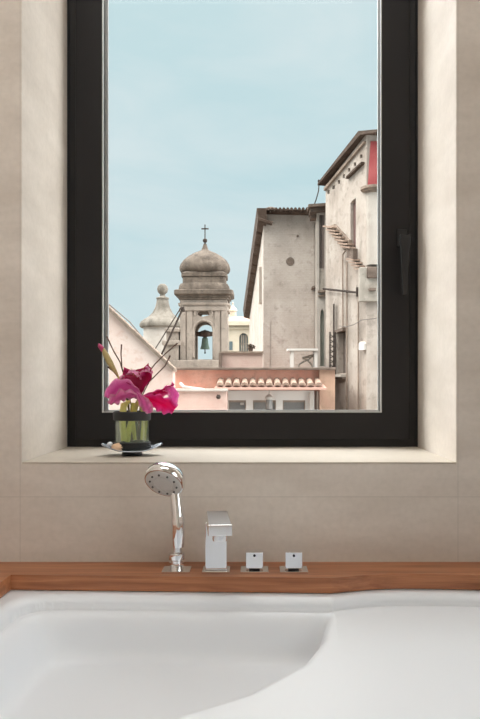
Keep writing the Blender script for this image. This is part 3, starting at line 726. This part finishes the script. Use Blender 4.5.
# --- grey-brown building
GY = 22.0
def gw(px, py, Y=GY): return at(px, py, Y)
zt = gw(0, 211).z; zb_far = at(0, 312, 36).z
A = gw(263.5, 0); B_ = Vector((1.522, GY, 0)); C_ = at(249.5, 0, 36); D_ = Vector((1.522, 36, 0))
gb = thing('grey_building', 'grey-brown rendered building with a dark sloping eave behind the terrace', 'building', (A.x + 1, GY + 5, ZG))
b = MB(); b.hexa([(A.x, A.y, ZG), (B_.x, B_.y, ZG), (D_.x, D_.y, ZG), (C_.x, C_.y, ZG)], [(A.x, A.y, zt), (B_.x, B_.y, zt), (D_.x, D_.y, zb_far - .1), (C_.x, C_.y, zb_far - .1)])
b.build('wall', M['grey_plaster'], gb)
o0, o1 = at(256.8, 208, 21.6), at(243.0, 309.5, 36.6)
i0, i1 = at(266.5, 212, 21.6), at(250.5, 312, 36.6)
q0 = at(309, 208, 21.6)
b = MB()
b.hexa([o0 + Vector((.04, 0, -.28)), i0 + Vector((.0, 0, -.26)), i1 + Vector((0, 0, -.30)), o1 + Vector((.04, 0, -.34))], [o0, Vector((i0.x, i0.y, o0.z)), Vector((i1.x, i1.y, o1.z)), o1])
for i in range(13):                                # rafter ends under the eave
    t_ = i / 12
    p0 = o0.lerp(o1, t_); p1 = i0.lerp(i1, t_)
    b.tube([p0 + Vector((.06, 0, -.30)), p1 + Vector((.15, 0, -.30))], .055, 6)
b.build('eave', M['roof_brown'], gb)
b = MB(); b.hexa([Vector((i0.x - .02, 21.75, o0.z - .06)), Vector((q0.x, 21.75, o0.z - .09)), Vector((D_.x, 36.6, o1.z - .06)), Vector((i1.x, 36.6, o1.z - .06))],
                 [Vector((i0.x - .02, 21.75, o0.z + .02)), Vector((q0.x, 21.75, o0.z - .01)), Vector((D_.x, 36.6, o1.z + .02)), Vector((i1.x, 36.6, o1.z + .02))])
n_ = 11
for i in range(n_):                               # tile ends along the wall top
    x_ = i0.x + (q0.x - i0.x) * (i + .5) / n_
    b.lathe([(.04, -.02), (.04, .35)], (x_, 21.95, o0.z - .02), 8, Matrix.Rotation(PI / 2, 3, 'X'))
b.build('roof', M['roof_brown'], gb)
b = MB(); b.box(gw(263.3, 0).x, gw(270, 0).x, GY - .02, GY + .1, ZG, gw(0, 322).z); b.build('quoin', M['grey_plaster'], gb)
pv = at(260.6, 0, 23.4)
MB().box(pv.x - .05, pv.x + .06, 23.1, 23.5, at(0, 304, 23.4).z, at(0, 268, 23.4).z).build('downpipe', M['pale_plaster'], gb, bevel=.02)
b = MB(); mc = gw(290.2, 261.5); b.lathe([(.11, 0), (.11, .012), (0, .012)], (mc.x, GY, mc.z), 20, Matrix.Rotation(PI / 2, 3, 'X')); b.build('round_patch', M['coping_dark'], gb)
MB().lathe([(.03, 0), (.025, .03), (0, .05)], (gw(297.6, 236).x, GY, gw(297.6, 236).z), 8, Matrix.Rotation(PI / 2, 3, 'X')).build('wall_scar', M['coping_dark'], gb)
# roof vent
vc = at(270.8, 0, 22.2)
vt = thing('roof_vent', 'round mushroom vent on the corner of the grey building roof', 'vent', (vc.x, 22.2, o0.z))
MB().lathe([(.11, o0.z + .0), (.11, o0.z + .06)], (vc.x, 22.2, 0), 20).build('neck', M['coping_dark'], vt, smooth=True)
MB().lathe([(.15, o0.z + .05), (.17, o0.z + .08), (.14, o0.z + .12), (.05, o0.z + .15), (0, o0.z + .155)], (vc.x, 22.2, 0), 24).build('cap', M['coping_dark'], vt, smooth=True)

# --- narrow wing with the tall shutter
WYY = 21.3
wg = thing('narrow_wing', 'narrow pale wing with a tall dark shutter between the two big buildings', 'building', (at(321, 0, WYY).x, WYY + 1, ZG))
W = lambda px, py, d=0: at(px, py, WYY) + Vector((0, d, 0))
op = [(319.4, 268), (324.2, 268), (324.2, 216), (319.4, 216)]
ni = [(320.2, 366)] + [(322.2 - 2.0 * math.cos(a), 318 - 9 * math.sin(a)) for a in [PI * i / 8 for i in range(9)]] + [(324.4, 366)]
b = MB(); b.prism([[(316.8, 372), (328, 372), (328, 209), (316.8, 209)], [(319.2, 290.5), (324.4, 290.5), (324.4, 215), (319.2, 215)], ni], lambda u, v: W(u, v), lambda u, v: W(u, v, .25))
b.box(W(316.8, 0).x, W(328, 0).x, WYY + .25, WYY + 3, ZG, W(0, 209).z); b.box(W(316.8, 0).x, W(328, 0).x, WYY, WYY + .25, ZG, W(0, 372).z)
b.build('wall', M['pale_plaster'], wg)
b = MB(); b.prism([[(319.2, 268), (321.6, 268), (321.6, 215), (319.2, 215)]], lambda u, v: W(u, v, .05), lambda u, v: W(u, v, .10)); b.prism([[(322.0, 268), (324.4, 268), (324.4, 215), (322.0, 215)]], lambda u, v: W(u, v, .05), lambda u, v: W(u, v, .10))
b.build('shutter', M['shutter'], wg)
MB().prism([[(319.2, 290.5), (324.4, 290.5), (324.4, 268), (319.2, 268)]], lambda u, v: W(u, v, .03), lambda u, v: W(u, v, .10)).build('balustrade', M['concrete'], wg)
b = MB(); b.prism([[(317.8, 293), (326, 292), (326, 290), (317.8, 291)]], lambda u, v: W(u, v, -.15), lambda u, v: W(u, v, .05)); b.prism([[(318.2, 297), (325.6, 296), (325.6, 294.4), (318.2, 295.4)]], lambda u, v: W(u, v, -.08), lambda u, v: W(u, v, .05))
b.build('window_sill', M['coping'], wg)
MB().prism([ni], lambda u, v: W(u, v, .12), lambda u, v: W(u, v, .2)).build('niche', M['green_niche'], wg)
b = MB(); b.prism([[(307.6, 209.6), (331, 208), (331, 205.4), (307.6, 207)]], lambda u, v: W(u, v, -.35), lambda u, v: W(u, v, .6)); b.prism([[(309.6, 213.6), (330, 212), (330, 208.6), (309.6, 209.6)]], lambda u, v: W(u, v, -.18), lambda u, v: W(u, v, .5))
b.prism([[(311, 217.5), (320, 217), (320, 213), (311, 213)]], lambda u, v: W(u, v, .1), lambda u, v: W(u, v, .5))
b.build('cornice', M['coping_dark'], wg)
MB().prism([[(313.0, 286.6), (316.2, 286), (316.2, 283.4), (313.6, 284)]], lambda u, v: W(u, v, .45), lambda u, v: W(u, v, .75)).build('bracket', M['coping_dark'], wg)
o = MB().tube([W(313.6, 206.5, -.1), W(316, 200, -.1), W(318.2, 192, -.1), W(318.8, 184, -.1), W(318.2, 181.6, -.1)], .014, 6)
o.tube([W(317.6, 181.4, -.1), W(320, 182.2, -.1), W(323, 181.2, -.1), W(326.5, 180.6, -.1)], .03, 6)
o.build('antenna', M['iron'], wg, smooth=True)

# --- tall building at the right
P0 = at(326, 0, 20.6); P1 = at(366.5, 0, 18.6)
dP = (P1 - P0); dP.z = 0
nP = Vector((dP.y, -dP.x, 0)).normalized()          # outwards, towards the viewer
if nP.y > 0: nP = -nP
def fp(px, py, d=0):                                 # a point of the facade plane
    r = Vector(((px - HX) / F, 1, -(py - HY) / F))
    t = (P0.x * nP.x + P0.y * nP.y) / (r.x * nP.x + r.y * nP.y)
    return Vector((r.x * t, r.y * t, CZ + r.z * t)) + nP * d
tb = thing('tall_building', 'tall rose-grey building with a sloping roof edge and red painted top', 'building', (P1.x + 1, 21, ZG))
sh1 = [(350.4, 248.5), (355.8, 248.5), (355.8, 198), (353.2, 199.5), (350.4, 203)]
op2 = [(338.2, 373), (345.8, 373), (345.8, 328.2), (338.2, 330.8)]
holes = [(328.6, 192), (333.6, 187.3), (339, 182), (344, 176.2), (349.2, 170), (355.1, 164.2), (361.3, 156.3)]
hl = [[(x_ - 1.25, y_ + 2.0), (x_ + 1.1, y_ + 1.7), (x_ + 1.1, y_ - 2.1), (x_ - 1.25, y_ - 1.8)] for x_, y_ in holes]
b = MB(); b.prism([[(325.6, 500), (366.5, 500), (366.5, 134), (325.6, 186)], sh1, op2] + hl, lambda u, v: fp(u, v), lambda u, v: fp(u, v, -.35))
b.build('facade', M['tall_plaster'], tb)
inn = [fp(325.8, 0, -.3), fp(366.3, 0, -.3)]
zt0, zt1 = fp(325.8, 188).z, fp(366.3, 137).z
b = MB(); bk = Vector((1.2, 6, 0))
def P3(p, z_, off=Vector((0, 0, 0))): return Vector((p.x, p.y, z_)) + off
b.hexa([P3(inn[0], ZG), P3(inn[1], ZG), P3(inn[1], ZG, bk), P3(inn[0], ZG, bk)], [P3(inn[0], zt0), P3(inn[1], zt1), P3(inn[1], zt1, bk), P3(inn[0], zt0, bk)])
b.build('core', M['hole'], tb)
# roof edge
b = MB(); b.prism([[(322.6, 185.8), (365.6, 135.2), (382, 133), (400, 131.6), (400, 129), (379, 130.2), (363.8, 131.6), (322.8, 183.2)]], lambda u, v: fp(u, v, .14), lambda u, v: fp(u, v, -.5))
b.hexa([fp(322.8, 184, -.4), fp(364, 133, -.4), fp(364, 133, -.4) + bk, fp(322.8, 184, -.4) + bk], [fp(322.8, 182.8, -.4), fp(363.8, 131.4, -.4), fp(363.8, 131.4, -.4) + bk, fp(322.8, 182.8, -.4) + bk])
b.build('roof_edge', M['roof_brown'], tb)
b = MB(); b.prism([[(325.8, 191), (366, 143), (366, 141), (325.8, 188)]], lambda u, v: fp(u, v, .06), lambda u, v: fp(u, v, -.1)); b.build('moulding', M['coping'], tb)
b = MB(); b.prism([[(348.8, 179.0), (356, 172.3), (364.6, 163.8), (364.6, 162), (356, 170), (349.4, 176.8)]], lambda u, v: fp(u, v, .09), lambda u, v: fp(u, v, -.1)); b.build('hood', M['roof_brown'], tb)
# right end: paler return with the red panel
R = lambda px, py, d=0: at(px, py, 18.55) + Vector((0, -d, 0))
b = MB(); b.box(R(366.5, 0).x, R(425, 0).x, 18.55, 24, ZG, R(0, 135).z); b.build('return_wall', M['tall_plaster'], tb)
MB().prism([[(367.6, 187), (400, 184), (400, 141.5), (370.5, 141.5)]], lambda u, v: R(u, v, .03), lambda u, v: R(u, v, -.05)).build('painted_panel', M['red_paint'], tb)
b = MB()
for r_, pa, pb in ((.34, 187, 189.6), (.28, 189.6, 191.2), (.22, 191.2, 193)):
    b.lathe([(r_, R(0, pb).z), (r_, R(0, pa).z)], (R(376, 0).x, 18.6, 0), 32)
    b.box(R(376, 0).x, R(425, 0).x, 18.6 - r_, 18.6, R(0, pb).z, R(0, pa).z)
b.build('cornice', M['coping'], tb)
MB().lathe([(.17, R(0, 265).z), (.17, R(0, 192).z)], (R(374, 0).x, 18.6, 0), 24).build('half_column', M['pale_plaster'], tb, smooth=True)
b = MB(); b.box(R(358.5, 0).x, R(425, 0).x, 18.42, 18.6, R(0, 302).z, R(0, 268).z); b.build('concrete_patch', M['concrete'], tb, bevel=.02)
b = MB(); b.box(R(366, 0).x, R(425, 0).x, 18.34, 18.6, R(0, 279).z, R(0, 268).z); b.build('ledge', M['coping_dark'], tb, bevel=.02)
MB().box(R(368, 0).x, R(374.5, 0).x, 18.30, 18.44, R(0, 291.6).z, R(0, 289).z, None).build('bracket', M['coping_dark'], tb)
# shutter, sill box
o_ = MB(); o_.prism([[(350.4, 248.5), (353.0, 248.5), (353.0, 199.6), (350.4, 203)]], lambda u, v: fp(u, v, -.08), lambda u, v: fp(u, v, -.14)); o_.prism([[(353.5, 248.5), (355.8, 248.5), (355.8, 198), (353.5, 199.3)]], lambda u, v: fp(u, v, -.08), lambda u, v: fp(u, v, -.14))
o_.build('shutter', M['shutter_red'], tb)
MB().prism([[(351.4, 258), (357.6, 258.6), (357.6, 248.8), (351.4, 248.4)]], lambda u, v: fp(u, v, .12), lambda u, v: fp(u, v, -.1)).build('sill_box', M['coping_dark'], tb)
# stepped brick corbels down the wall
b = MB()
for i in range(7):
    x_, y_ = 328.5 + i * 3.0, 225.8 + i * 3.35
    b.prism([[(x_, y_ + 1.5), (x_ + 9.2, y_ + 3.0), (x_ + 9.2, y_ + 1.3), (x_ + .2, y_)]], lambda u, v: fp(u, v, .16), lambda u, v: fp(u, v, -.05))
for i in range(4):
    x_, y_ = 352 + i * 2.6, 258.6 + i * 3.1
    b.prism([[(x_, y_ + 1.5), (x_ + 8.0, y_ + 2.4), (x_ + 8.0, y_ + .8), (x_ + .2, y_)]], lambda u, v: fp(u, v, .16), lambda u, v: fp(u, v, -.05))
b.build('brick_steps', M['terracotta'], tb)
b = MB(); b.prism([[(328, 228), (336, 224), (350.5, 240), (350.5, 249), (345, 250)]], lambda u, v: fp(u, v, .04), lambda u, v: fp(u, v, -.05)); b.build('worn_patch', M['coping'], tb)
# rod, pipes
MB().tube([fp(327, 289, .1), fp(362, 292.8, .1)], .025, 6).build('tie_rod', M['iron'], tb)
MB().tube([fp(361.6, 287.6, .1), fp(361.6, 296.6, .1)], .04, 6).build('rod_anchor', M['iron'], tb)
MB().tube([fp(352, 249, .06), fp(347.4, 251, .06), fp(345.2, 254.6, .06), fp(345, 262, .06), fp(345.2, 330, .06)], .018, 8).build('downpipe', M['coping'], tb, smooth=True)
MB().tube([fp(348.8, 262, .05), fp(348.9, 470, .05)], .018, 8).build('downpipe', M['coping'], tb, smooth=True)
MB().tube([fp(360.2, 296, .05), fp(360.4, 470, .05)], .018, 8).build('downpipe', M['coping'], tb, smooth=True)
MB().box(*sorted((fp(332.3, 0).x, fp(334.0, 0).x)), fp(333, 0).y - .22, fp(333, 0).y - .14, fp(333, 374).z, fp(333, 304.6).z).build('corner_post', M['iron'], tb)
# lower window with lattice
lw = MB(); lw.prism([[(338.2, 373), (345.8, 373), (345.8, 328.2), (338.2, 330.8)]], lambda u, v: fp(u, v, -.14), lambda u, v: fp(u, v, -.2)); lw = lw.build('window', M['shutter'], tb)
MB().prism([[(342.8, 373), (345.8, 373), (345.8, 334), (343.2, 334)]], lambda u, v: fp(u, v, -.08), lambda u, v: fp(u, v, -.12)).build('curtain', M['orange_curtain'], lw)
MB().prism([[(337.6, 333.6), (345.8, 330.4), (345.8, 327.4), (337.6, 330.6)]], lambda u, v: fp(u, v, .08), lambda u, v: fp(u, v, -.1)).build('lintel', M['coping_dark'], lw)
b = MB()
for i in range(8):
    y_ = 334 + i * 5
    b.tube([fp(334.4, y_, .12), fp(339.4, y_ + 5, .12)], .011, 5); b.tube([fp(339.4, y_, .12), fp(334.4, y_ + 5, .12)], .011, 5)
b.tube([fp(334.4, 332, .12), fp(334.4, 376, .12)], .02, 5); b.tube([fp(339.6, 332, .12), fp(339.6, 376, .12)], .02, 5)
b.build('lattice', M['iron'], tb)
b = MB(); b.prism([[(336, 377), (346, 377), (346, 374.4), (336, 374.4)]], lambda u, v: fp(u, v, .14), lambda u, v: fp(u, v, -.1)); b.build('window_sill', M['pale_plaster'], tb)
MB().prism([[(336.4, 379), (346, 379), (346, 377.2), (336.4, 377.2)]], lambda u, v: fp(u, v, .1), lambda u, v: fp(u, v, -.05)).build('sill_course', M['coping_dark'], tb)
# wall niche light
wl = MB(); wl.prism([[(363.4, 350), (366.4, 350), (366.4, 343.5), (365, 341.8), (363.4, 343.5)]], lambda u, v: fp(u, v, .12), lambda u, v: fp(u, v, 0)); wl = tag(wl.build('wall_lamp', M['bright_paint'], origin=fp(365, 347)), 'small white lamp box on the tall rose-grey wall', 'lamp')
o = MB().tube([fp(343, 326, .1), fp(350, 327, .1), fp(358, 324.6, .1), fp(366, 320, .1), R(374, 319, .1), R(392, 314, .1)], .009, 5)
tag(o.build('overhead_cable', M['cable'], origin=fp(343, 326, .1)), 'thin sagging cable crossing the tall rose-grey facade', 'cable')

# --- terrace house with tiled canopy in front
HY_ = 18.0
S = lambda px, py, d=0: at(px, py, HY_) + Vector((0, -d, 0))
ph = thing('terrace_house', 'salmon pink house with a flat terrace and a tiled canopy over white windows', 'house', (S(250, 0).x, HY_ + 1.5, ZG))
wins = [(228.6, 246), (253, 275.8), (282.6, 305)]
b = MB(); b.box(S(170, 0).x, S(319, 0).x, HY_, HY_ + 2.9, ZG, S(0, 369.5).z); b.build('wall', M['salmon'], ph)
b = MB(); b.box(S(319, 0).x, S(334.5, 0).x, HY_ - .12, HY_ + 2.0, ZG, S(0, 369.5).z); b.build('ochre_pier', M['orange'], ph)
b = MB(); b.box(S(168.6, 0).x, S(335.4, 0).x, HY_ - .22, HY_ + 2.95, S(0, 370.0).z, S(0, 367.6).z); b.build('coping', M['coping_dark'], ph, bevel=.01)
b = MB(); hs = [[(a_, 440), (c_, 440), (c_, 400.2), (a_, 400.2)] for a_, c_ in wins]
b.prism([[(221, 445), (314, 445), (314, 390.5), (221, 390.5)]] + hs, lambda u, v: S(u, v, .10), lambda u, v: S(u, v, 0)); b.build('window_wall', M['bright_paint'], ph)
for a_, c_ in wins:
    wq = MB().prism([[(a_, 440), (c_, 440), (c_, 400.2), (a_, 400.2)]], lambda u, v: S(u, v, .03), lambda u, v: S(u, v, .005)).build('window', M['dull_glass'], ph)
    b = MB(); rg = [[(a_, 440), (c_, 440), (c_, 400.2), (a_, 400.2)], [(a_ + 1, 439), (c_ - 1, 439), (c_ - 1, 402.2), (a_ + 1, 402.2)]]
    b.prism(rg, lambda u, v: S(u, v, .07), lambda u, v: S(u, v, .02)); b.build('casing', M['coping'], wq)
MB().box(S(240.4, 0).x, S(244, 0).x, HY_ - .10, HY_ - .06, S(0, 404.8).z, S(0, 402.6).z).build('notice', M['white_paint'], ph)
MB().box(S(309, 0).x, S(313, 0).x, HY_ - .18, HY_ - .10, S(0, 450).z, S(0, 392).z).build('door_post', M['white_paint'], ph)
MB().tube([S(316.6, 391, .1), S(316.6, 450, .1)], .035, 8).build('downpipe', M['coping_dark'], ph)
# canopy of barrel tiles
zc0, zc1 = S(0, 379.6).z, S(0, 386.2, 0).z
b = MB(); b.hexa([S(216, 389.6, .62), S(324, 389.6, .62), S(322, 385, 0), S(218, 385, 0)], [S(216, 387.6, .62), S(324, 387.6, .62), S(322, 383, 0), S(218, 383, 0)])
cano = b.build('canopy_board', M['soffit'], ph)
nt_ = 13
for i in range(nt_):
    px = 221 + i * (317 - 221) / (nt_ - 1)
    p_a = S(px, 380.2, 0); p_b = S(px, 385.6, .58)
    b = MB(); r_ = .074; n_s = 8
    ra, rb = [], []
    d_ = (p_b - p_a).normalized(); up = Vector((1, 0, 0)).cross(d_); up = up if up.z > 0 else -up
    for (P_, lst, rr_) in ((p_a, ra, r_ * .85), (p_b, rb, r_)):
        for k_ in range(n_s + 1):
            a = PI * k_ / n_s; lst.append(P_ + Vector((1, 0, 0)) * rr_ * math.cos(a) + up * rr_ * math.sin(a) * .95)
        for k_ in range(n_s, -1, -1):
            a = PI * k_ / n_s; lst.append(P_ + Vector((1, 0, 0)) * (rr_ - .060) * math.cos(a) + up * (rr_ - .060) * math.sin(a) * .95)
    b.hexa(ra, rb)
    b.build('roof_tile', M['terracotta'], ph)
b = MB()
for i in range(nt_ - 1):
    px = 225 + i * 8.0
    a0, a1 = S(px, 383.2, 0), S(px, 387.6, .55)
    b.hexa([a0 + Vector((-.075, 0, 0)), a0 + Vector((.075, 0, 0)), a0 + Vector((0, 0, -.05))], [a1 + Vector((-.075, 0, 0)), a1 + Vector((.075, 0, 0)), a1 + Vector((0, 0, -.05))])
b.build('under_tiles', M['terracotta'], ph)
# left annex
b = MB(); b.box(S(160, 0).x, S(228, 0).x, HY_ - .75, HY_, ZG, at(0, 391, 17.25).z); ann = b.build('annex', M['pale_pink'], ph)
b = MB(); b.box(S(158, 0).x, S(228.6, 0).x, HY_ - .82, HY_, at(0, 391.4, 17.2).z, at(0, 388.8, 17.2).z); b.build('annex_coping', M['white_paint'], ph, bevel=.01)
MB().tube([S(182, 383.6, .3), S(186, 387, .5), S(206, 389.6, .6)], .035, 8).build('pipe', M['white_paint'], ph, smooth=True)
# terrace parapet and things on the terrace
tp = MB().box(at(221, 0, 20.7).x, at(262.8, 0, 20.7).x, 20.7, 20.85, S(0, 369).z, at(0, 352.4, 20.7).z)
tp.build('parapet', M['pale_pink'], ph)
b = MB().box(at(220.5, 0, 20.7).x, at(263.4, 0, 20.7).x, 20.63, 20.92, at(0, 353.4, 20.7).z, at(0, 351.4, 20.7).z); b.build('parapet_cap', M['coping'], ph)
MB().box(at(219.4, 0, 20.9).x, at(222.4, 0, 20.9).x, 20.5, 20.75, S(0, 369).z, at(0, 353.6, 21).z).build('parapet_post', M['coping_dark'], ph)
lt = thing('wall_lantern', 'small hanging lantern with a pale cap under the tiled canopy', 'lantern', S(269, 393, .3))
sx_ = S(269, 0, .3)
MB().lathe([(.075, S(0, 408.5).z), (.07, S(0, 398.6).z)], (sx_.x, HY_ - .3, 0), 8).build('glass', M['dull_glass'], lt)
MB().lathe([(.09, S(0, 399.2).z), (.085, S(0, 396.6).z), (.03, S(0, 394.4).z), (.012, S(0, 394).z), (.012, S(0, 388.5).z)], (sx_.x, HY_ - .3, 0), 12).build('cap', M['white_paint'], lt, smooth=True)
MB().lathe([(.05, S(0, 410).z), (.08, S(0, 408.4).z)], (sx_.x, HY_ - .3, 0), 8).build('base', M['iron'], lt)
sp_ = at(218.4, 397, 17.15)
tag(MB().lathe([(.03, -.04), (.05, 0), (.03, .05)], sp_, 12).build('spotlight', M['iron'], origin=sp_, smooth=True), 'tiny dark spotlight on the pale pink annex wall', 'spotlight')
# white frame table on terrace
Tb = lambda px, py, d=0: at(px, py, 20.0) + Vector((0, d, 0))
tbz = Tb(0, 367.8).z
zt_ = S(0, 367.6).z
tt = thing('terrace_table', 'white frame table on the terrace before the grey wall', 'table', (Tb(302, 0).x, 20.2, zt_))
MB().box(Tb(287.5, 0).x, Tb(318, 0).x, 19.95, 20.5, Tb(0, 350.6).z, Tb(0, 348.6).z).build('tabletop', M['bright_paint'], tt)
for px in (292.2, 316):
    for dy in (0, .45):
        MB().box(Tb(px, 0).x - .035, Tb(px, 0).x + .035, 20.0 + dy, 20.07 + dy, zt_, Tb(0, 350.4).z).build('leg', M['bright_paint'], tt)
b = MB(); b.tube([Tb(300, 364, .3), Tb(305, 361, .28), Tb(309, 359.6, .26), Tb(314, 355, .26)], .02, 6); b.tube([Tb(303, 357, .26), Tb(308, 360, .26), Tb(313, 365, .26)], .02, 6); b.tube([Tb(300, 364, .3), Tb(299, 367.6, .3)], .02, 6); b.tube([Tb(313, 365, .26), Tb(313, 367.6, .26)], .02, 6); b.tube([Tb(303, 358, .26), Tb(314, 355, .26)], .03, 6)
tag(b.build('folding_chair', M['concrete'], origin=Tb(305, 367.6)), 'folded grey chair leaning under the white terrace table', 'chair')
# dark dried plant on the parapet
pc = at(250.6, 347.6, 20.78)
b = MB(); rnd = random.Random(3)
for i in range(90):
    a = rnd.random() * 2 * PI; e = rnd.random() * PI * .5; r_ = rnd.random() ** .5 * .11
    c = pc + Vector((math.cos(a) * math.cos(e) * r_, math.sin(a) * math.cos(e) * r_, math.sin(e) * r_ - .02))
    d1 = Vector((rnd.uniform(-1, 1), rnd.uniform(-1, 1), rnd.uniform(-1, 1))).normalized() * .045
    d2 = d1.cross(Vector((rnd.uniform(-1, 1), rnd.uniform(-1, 1), rnd.uniform(-1, 1)))).normalized() * .022
    b.face([c - d1, c + d2, c + d1, c - d2])
pt = thing('potted_plant', 'dark dried potted plant on the pink parapet', 'plant', (pc.x, pc.y, at(0, 351.4, 20.7).z))
b.build('foliage', M['dark_leaf'], pt)
MB().lathe([(.05, at(0, 351.4, 20.7).z), (.07, pc.z - .01), (.06, pc.z)], (pc.x, pc.y, 0), 16).build('pot', M['coping_dark'], pt, smooth=True)

# --- gabled white-pink house at the left
LY = 15.0
Lp = lambda px, py, d=0: at(px, py, LY) + Vector((0, d, 0))
gh = thing('gabled_house', 'whitish pink plastered house with a sloping coping beyond the flowers', 'house', (Lp(110, 0).x, LY + 1, ZG))
MB().prism([[(20, 520), (172.5, 520), (172.5, 369), (20, 226)]], lambda u, v: Lp(u, v), lambda u, v: Lp(u, v, .5)).build('wall', M['gable_pink'], gh)
gh_l = MB().box(Lp(20, 0).x, Lp(172.5, 0).x, LY, LY + 2.1, ZG, Lp(0, 519).z); gh_l.build('lower_wall', M['gable_pink'], gh)
b = MB(); b.prism([[(20, 227.5), (174, 371.5), (174, 368.6), (20, 224)]], lambda u, v: Lp(u, v, -.10), lambda u, v: Lp(u, v, .56)); b.build('coping', M['coping'], gh)
b = MB()
for i in range(26):
    px = 30 + i * 5.6; py = 226 + (px - 22) * .9386
    b.prism([[(px, py + .2), (px + 5.0, py + 4.6), (px + 5.0, py + 2.8), (px, py - 1.4)]], lambda u, v: Lp(u, v, -.12), lambda u, v: Lp(u, v, .25))
b.build('coping_tiles', M['coping'], gh)
o = MB().tube([Lp(60, 262, .2), Lp(106, 302.5, .2), Lp(128, 321, .2), Lp(151, 349, .2)], .011, 5)
tag(o.build('overhead_cable', M['cable'], origin=Lp(60, 262, .2)), 'grey cable running above the sloping coping of the pinkish house', 'cable')
for pts, r_, lab in (([(178.6, 303.5), (164, 327), (150.5, 348.5)], .010, 'thinner iron stay rod in front of the stone cupola'), ([(180.4, 304), (170, 327), (157, 355)], .019, 'thicker dark iron stay rod in front of the stone cupola')):
    o = MB().tube([Lp(x_, y_, .6) for x_, y_ in pts], r_, 8)
    if r_ > .015: o.tube([Lp(177.4, 306.5, .6), Lp(180, 304.6, .6), Lp(180.6, 309, .6)], .035, 6)
    tag(o.build('stay_rod', M['iron'], smooth=True, origin=Lp(pts[-1][0], pts[-1][1], .6)), lab, 'metal rod', 'iron stay rods')

# ------------------------------------------------------------------ sky and sun
w = bpy.data.worlds.new('sky'); scene.world = w; w.use_nodes = True; nt = w.node_tree
bg = nt.nodes['Background']
tc = N(nt, 'ShaderNodeTexCoord'); G = tc.outputs['Generated']
sp_n = N(nt, 'ShaderNodeSeparateXYZ'); nt.links.new(G, sp_n.inputs[0])
mp = N(nt, 'ShaderNodeMapping'); mp.inputs['Scale'].default_value = (1.6, 1.6, 4.5); nt.links.new(G, mp.inputs['Vector'])
nz = N(nt, 'ShaderNodeTexNoise', Scale=2.2, Detail=7.0, Roughness=.55, Distortion=.4); nt.links.new(mp.outputs['Vector'], nz.inputs['Vector'])
base = ramp(nt, sp_n.outputs['Z'], [(0.0, srgb(212, 230, 235)), (0.22, srgb(199, 224, 231)), (.5, srgb(206, 228, 233))])
cl = ramp(nt, nz.outputs['Fac'], [(.44, (0, 0, 0, 1)), (.66, (.8, .8, .8, 1))])
skyc = mixc(nt, cl, base, srgb(222, 234, 238))
mr = N(nt, 'ShaderNodeMapRange'); nt.links.new(sp_n.outputs['Z'], mr.inputs[0])
mr.inputs[1].default_value = .42; mr.inputs[2].default_value = .95; mr.inputs[3].default_value = 1.0; mr.inputs[4].default_value = 4.0
mr.inputs[4].default_value = 7.8
dt = N(nt, 'ShaderNodeVectorMath', operation='DOT_PRODUCT'); nt.links.new(G, dt.inputs[0]); dt.inputs[1].default_value = Vector((-.56, .58, .60)).normalized()
gl = N(nt, 'ShaderNodeMapRange'); nt.links.new(dt.outputs['Value'], gl.inputs[0])
gl.inputs[1].default_value = .91; gl.inputs[2].default_value = 1.0; gl.inputs[3].default_value = 0.0; gl.inputs[4].default_value = 18.0  # glow added outside the view to light the window reveals
rt = N(nt, 'ShaderNodeMapRange'); nt.links.new(sp_n.outputs['X'], rt.inputs[0])
rt.inputs[1].default_value = .55; rt.inputs[2].default_value = .9; rt.inputs[3].default_value = 0.0; rt.inputs[4].default_value = 5.5
ad = N(nt, 'ShaderNodeMath', operation='ADD'); nt.links.new(mr.outputs[0], ad.inputs[0]); nt.links.new(gl.outputs[0], ad.inputs[1])
ad2 = N(nt, 'ShaderNodeMath', operation='ADD'); nt.links.new(ad.outputs[0], ad2.inputs[0]); nt.links.new(rt.outputs[0], ad2.inputs[1])
tf = N(nt, 'ShaderNodeMapRange'); nt.links.new(ad2.outputs[0], tf.inputs[0]); tf.inputs[1].default_value = 1.0; tf.inputs[2].default_value = 3.0
skyc = mixc(nt, tf.outputs[0], skyc, (1.0, .985, .975, 1)) # sky zones brightened out of view as fill light turn warm white
nt.links.new(skyc, bg.inputs['Color']); nt.links.new(ad2.outputs[0], bg.inputs['Strength'])
sun = bpy.data.lights.new('sun', 'SUN'); sun.energy = 1.9; sun.angle = math.radians(25); sun.color = (1, .95, .88)
so_ = bpy.data.objects.new('sun', sun); COL.objects.link(so_)
so_.rotation_euler = Euler((math.radians(50), 0, math.radians(-55)))     # from behind the viewer, high

# ------------------------------------------------------------------ camera
cam = bpy.data.cameras.new('camera'); co = bpy.data.objects.new('camera', cam); COL.objects.link(co)
co.location = (0, 0, CZ); co.rotation_euler = (PI / 2, 0, 0)
cam.sensor_fit = 'VERTICAL'; cam.sensor_height = 36; cam.lens = F / 719 * 36
cam.shift_x = -(HX - 240) / 719; cam.shift_y = (HY - 359.5) / 719
cam.clip_end = 500; cam.clip_start = .02
scene.camera = co
vs = scene.view_settings; vs.view_transform = 'Standard'; vs.look = 'None'; vs.gamma = 1; vs.use_curve_mapping = False; vs.exposure = 0.0
scene.cycles.use_denoising = True
scene.cycles.max_bounces = 10; scene.cycles.diffuse_bounces = 6; scene.cycles.transparent_max_bounces = 16
scene.cycles.sample_clamp_indirect = 6
